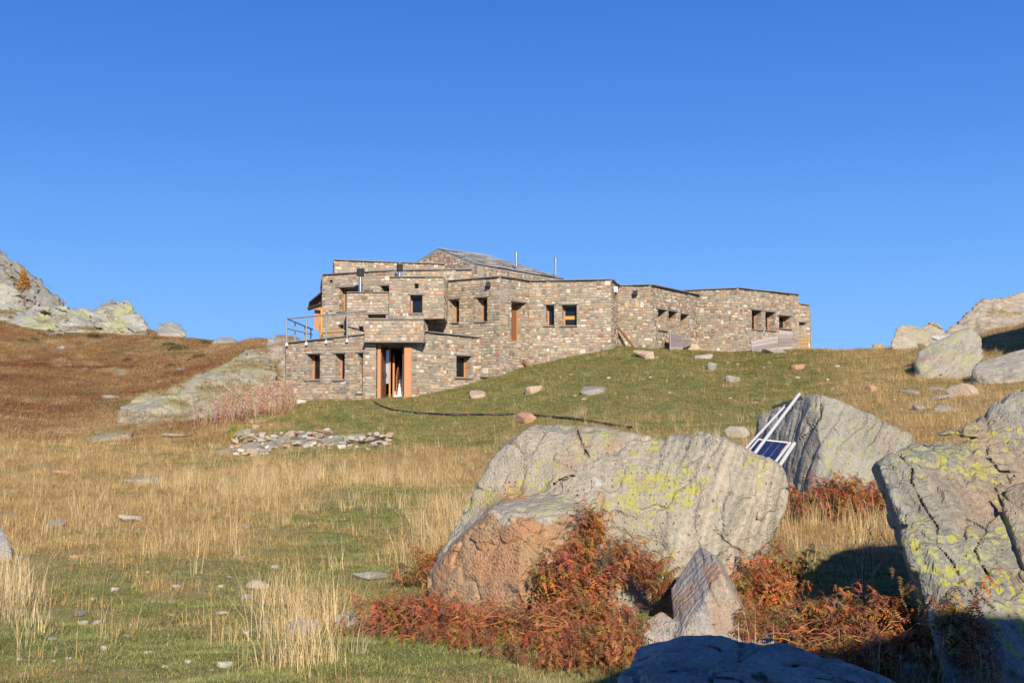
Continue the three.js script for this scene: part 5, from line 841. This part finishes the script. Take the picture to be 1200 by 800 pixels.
bracken('bracken_clump', 'tall rusty bracken climbing the front of the great boulder', [[652, null, 9.75, 70, .16, .52, [0, -.2]], [682, null, 9.75, 100, .18, .68, [.05, -.2]], [676, 690, 10.05, 70, .16, .5, [0, 0]], [692, 625, 10.35, 55, .10, .42, [0, 0]], [672, 650, 10.3, 40, .12, .36, [0, 0]], [660, null, 9.3, 70, .3, .40], [700, null, 9.3, 80, .26, .42], [690, null, 8.7, 80, .3, .36], [715, null, 8.9, 50, .22, .36], [640, 680, 10.2, 35, .1, .3]], 42, { keep: 1, sprawl: .7, litter: [[660, 9.2, 160, .7, .5]] });
bracken('bracken_clump', 'hanging bracken tuft on the boulder face above the triangular rock', [[735, 655, 10.45, 50, .15, .3, [.1, .1]], [760, 670, 10.4, 60, .13, .32, [.12, .1]], [720, 635, 10.5, 30, .1, .24, [.1, .1]], [770, 690, 10.3, 40, .1, .3, [.05, .1]]], 43, { keep: 1, sprawl: 1.2 });
bracken('bracken_clump', 'small dark bracken tuft behind the left edge of the great boulder', [[522, null, 12.6, 60, .3, .42], [500, null, 12.0, 50, .3, .36]], 44, {});
bracken('bracken_clump', 'bracken filling the gap right of the great boulder', [[885, null, 10.2, 80, .22, .5], [905, null, 10.6, 60, .22, .55], [900, null, 9.4, 80, .3, .3], [930, null, 9.2, 60, .3, .25]], 45, { keep: 1 });
bracken('bracken_clump', 'upright bracken fronds in front of the cracked outcrop shade', [[965, null, 9.0, 70, .3, .42], [1000, null, 8.8, 80, .3, .46], [1030, null, 8.6, 70, .25, .5], [1070, null, 8.5, 40, .2, .62], [1050, null, 8.1, 60, .35, .34], [980, null, 8.3, 60, .35, .3]], 46, { keep: 1, sprawl: .8, litter: [[990, 8.4, 160, 1.0, .6]] });
bracken('bracken_clump', 'rusty bracken thicket at the foot of the pale leaning boulder', [[955, null, 16.2, 110, .4, .5], [985, null, 16.2, 110, .4, .62], [1010, null, 16.1, 70, .35, .55]], 47, { sprawl: .6, keep: 1 });
LOG('bracken done');
{ // reddish dry willowherb stems beside the hut, and a few green weeds
  const r = rng(91), mk = (label, list, hgt, cols, name, cat, twig, leafy = 1) => {
    const T = { p: [], c: [] }; let first = null;
    for (const [px, d, n, sx] of list) for (let i = 0; i < n; i++) { const x = (px - 600) / F * d + (r() - .5) * sx, z = -d + (r() - .5) * sx * .8, y = height(x, z) - .05; if (!first) first = V(x, y, z); const h = hgt * (.5 + .7 * r()), lx = (r() - .5) * .5 * h, lz = (r() - .5) * .5 * h, w = twig * (.6 + .8 * r()), c = pick(r, cols).map((v) => v * (.7 + .6 * r()));
      const tri = (...q) => { for (const v of q) T.p.push(...v); for (let e = 0; e < 3; e++) T.c.push(...c); }; tri([x - w, y, z], [x + w, y, z], [x + lx, y + h, z + lz]); tri([x, y, z - w], [x, y, z + w], [x + lx, y + h, z + lz]);
      for (let k = 0; k < 9; k++) { const t = .3 + .7 * r(), bx = x + lx * t, by = y + h * t, bz = z + lz * t, l = h * .16 * r() * leafy, a = r() * 6.28; tri([bx, by, bz], [bx + Math.cos(a) * l, by + l * .6, bz + Math.sin(a) * l], [bx + Math.cos(a) * l * .7, by + l * .2 - .03, bz + Math.sin(a) * l * .7]); } }
    const g = new THREE.BufferGeometry(); g.setAttribute('position', new THREE.Float32BufferAttribute(T.p, 3)); g.setAttribute('color', new THREE.Float32BufferAttribute(T.c, 3)); g.translate(-first.x, -first.y, -first.z); g.computeVertexNormals(); const m = new THREE.Mesh(g, stalkMat); m.position.copy(first); top(name, m, label, cat);
  };
  mk('thicket of reddish dry stems against the left end of the hut', [[322, 52, 300, 1.7], [300, 50, 200, 2.2], [328, 54, 150, 1], [285, 46.5, 170, 2.6], [270, 45.5, 80, 2.4]], 1.1, [[.40, .24, .17], [.34, .18, .12], [.48, .35, .23], [.36, .27, .14]], 'willowherb', 'shrub', .007, .6);
  mk('green weed growing by the rubble heap', [[298, 45, 50, .5], [307, 45.2, 40, .4]], .28, [[.09, .17, .02], [.13, .2, .03]], 'green_weed', 'plant', .02);
  mk('yellowish weed at the left end of the rubble heap', [[280, 41, 60, .7], [275, 39.5, 30, .5]], .4, [[.28, .24, .03], [.18, .18, .03]], 'yellow_weed', 'plant', .012);
  mk('green weeds sprouting from the bracken heap', [[585, 9.2, 26, .3], [575, 9.0, 16, .25]], .12, [[.10, .24, .03], [.14, .28, .04]], 'green_weed', 'plant', .02);
  mk('pale dry grass stalks rising from the shade under the cracked outcrop', [[1060, 7.6, 40, .9], [1120, 7.2, 50, .8], [1160, 6.9, 40, .7]], .45, [[.42, .32, .18], [.34, .25, .13]], 'dry_stalk_grass', 'grass', .0025, .12);
  mk('thin brown stems standing in the shadow of the cracked outcrop', [[998, 12.2, 3, .25], [1010, 12.4, 3, .3], [966, 12.2, 2, .2]], .5, [[.2, .12, .07]], 'dark_weed', 'plant', .006, .25);
}
renderer.render(scene, camera);
LOG('done');
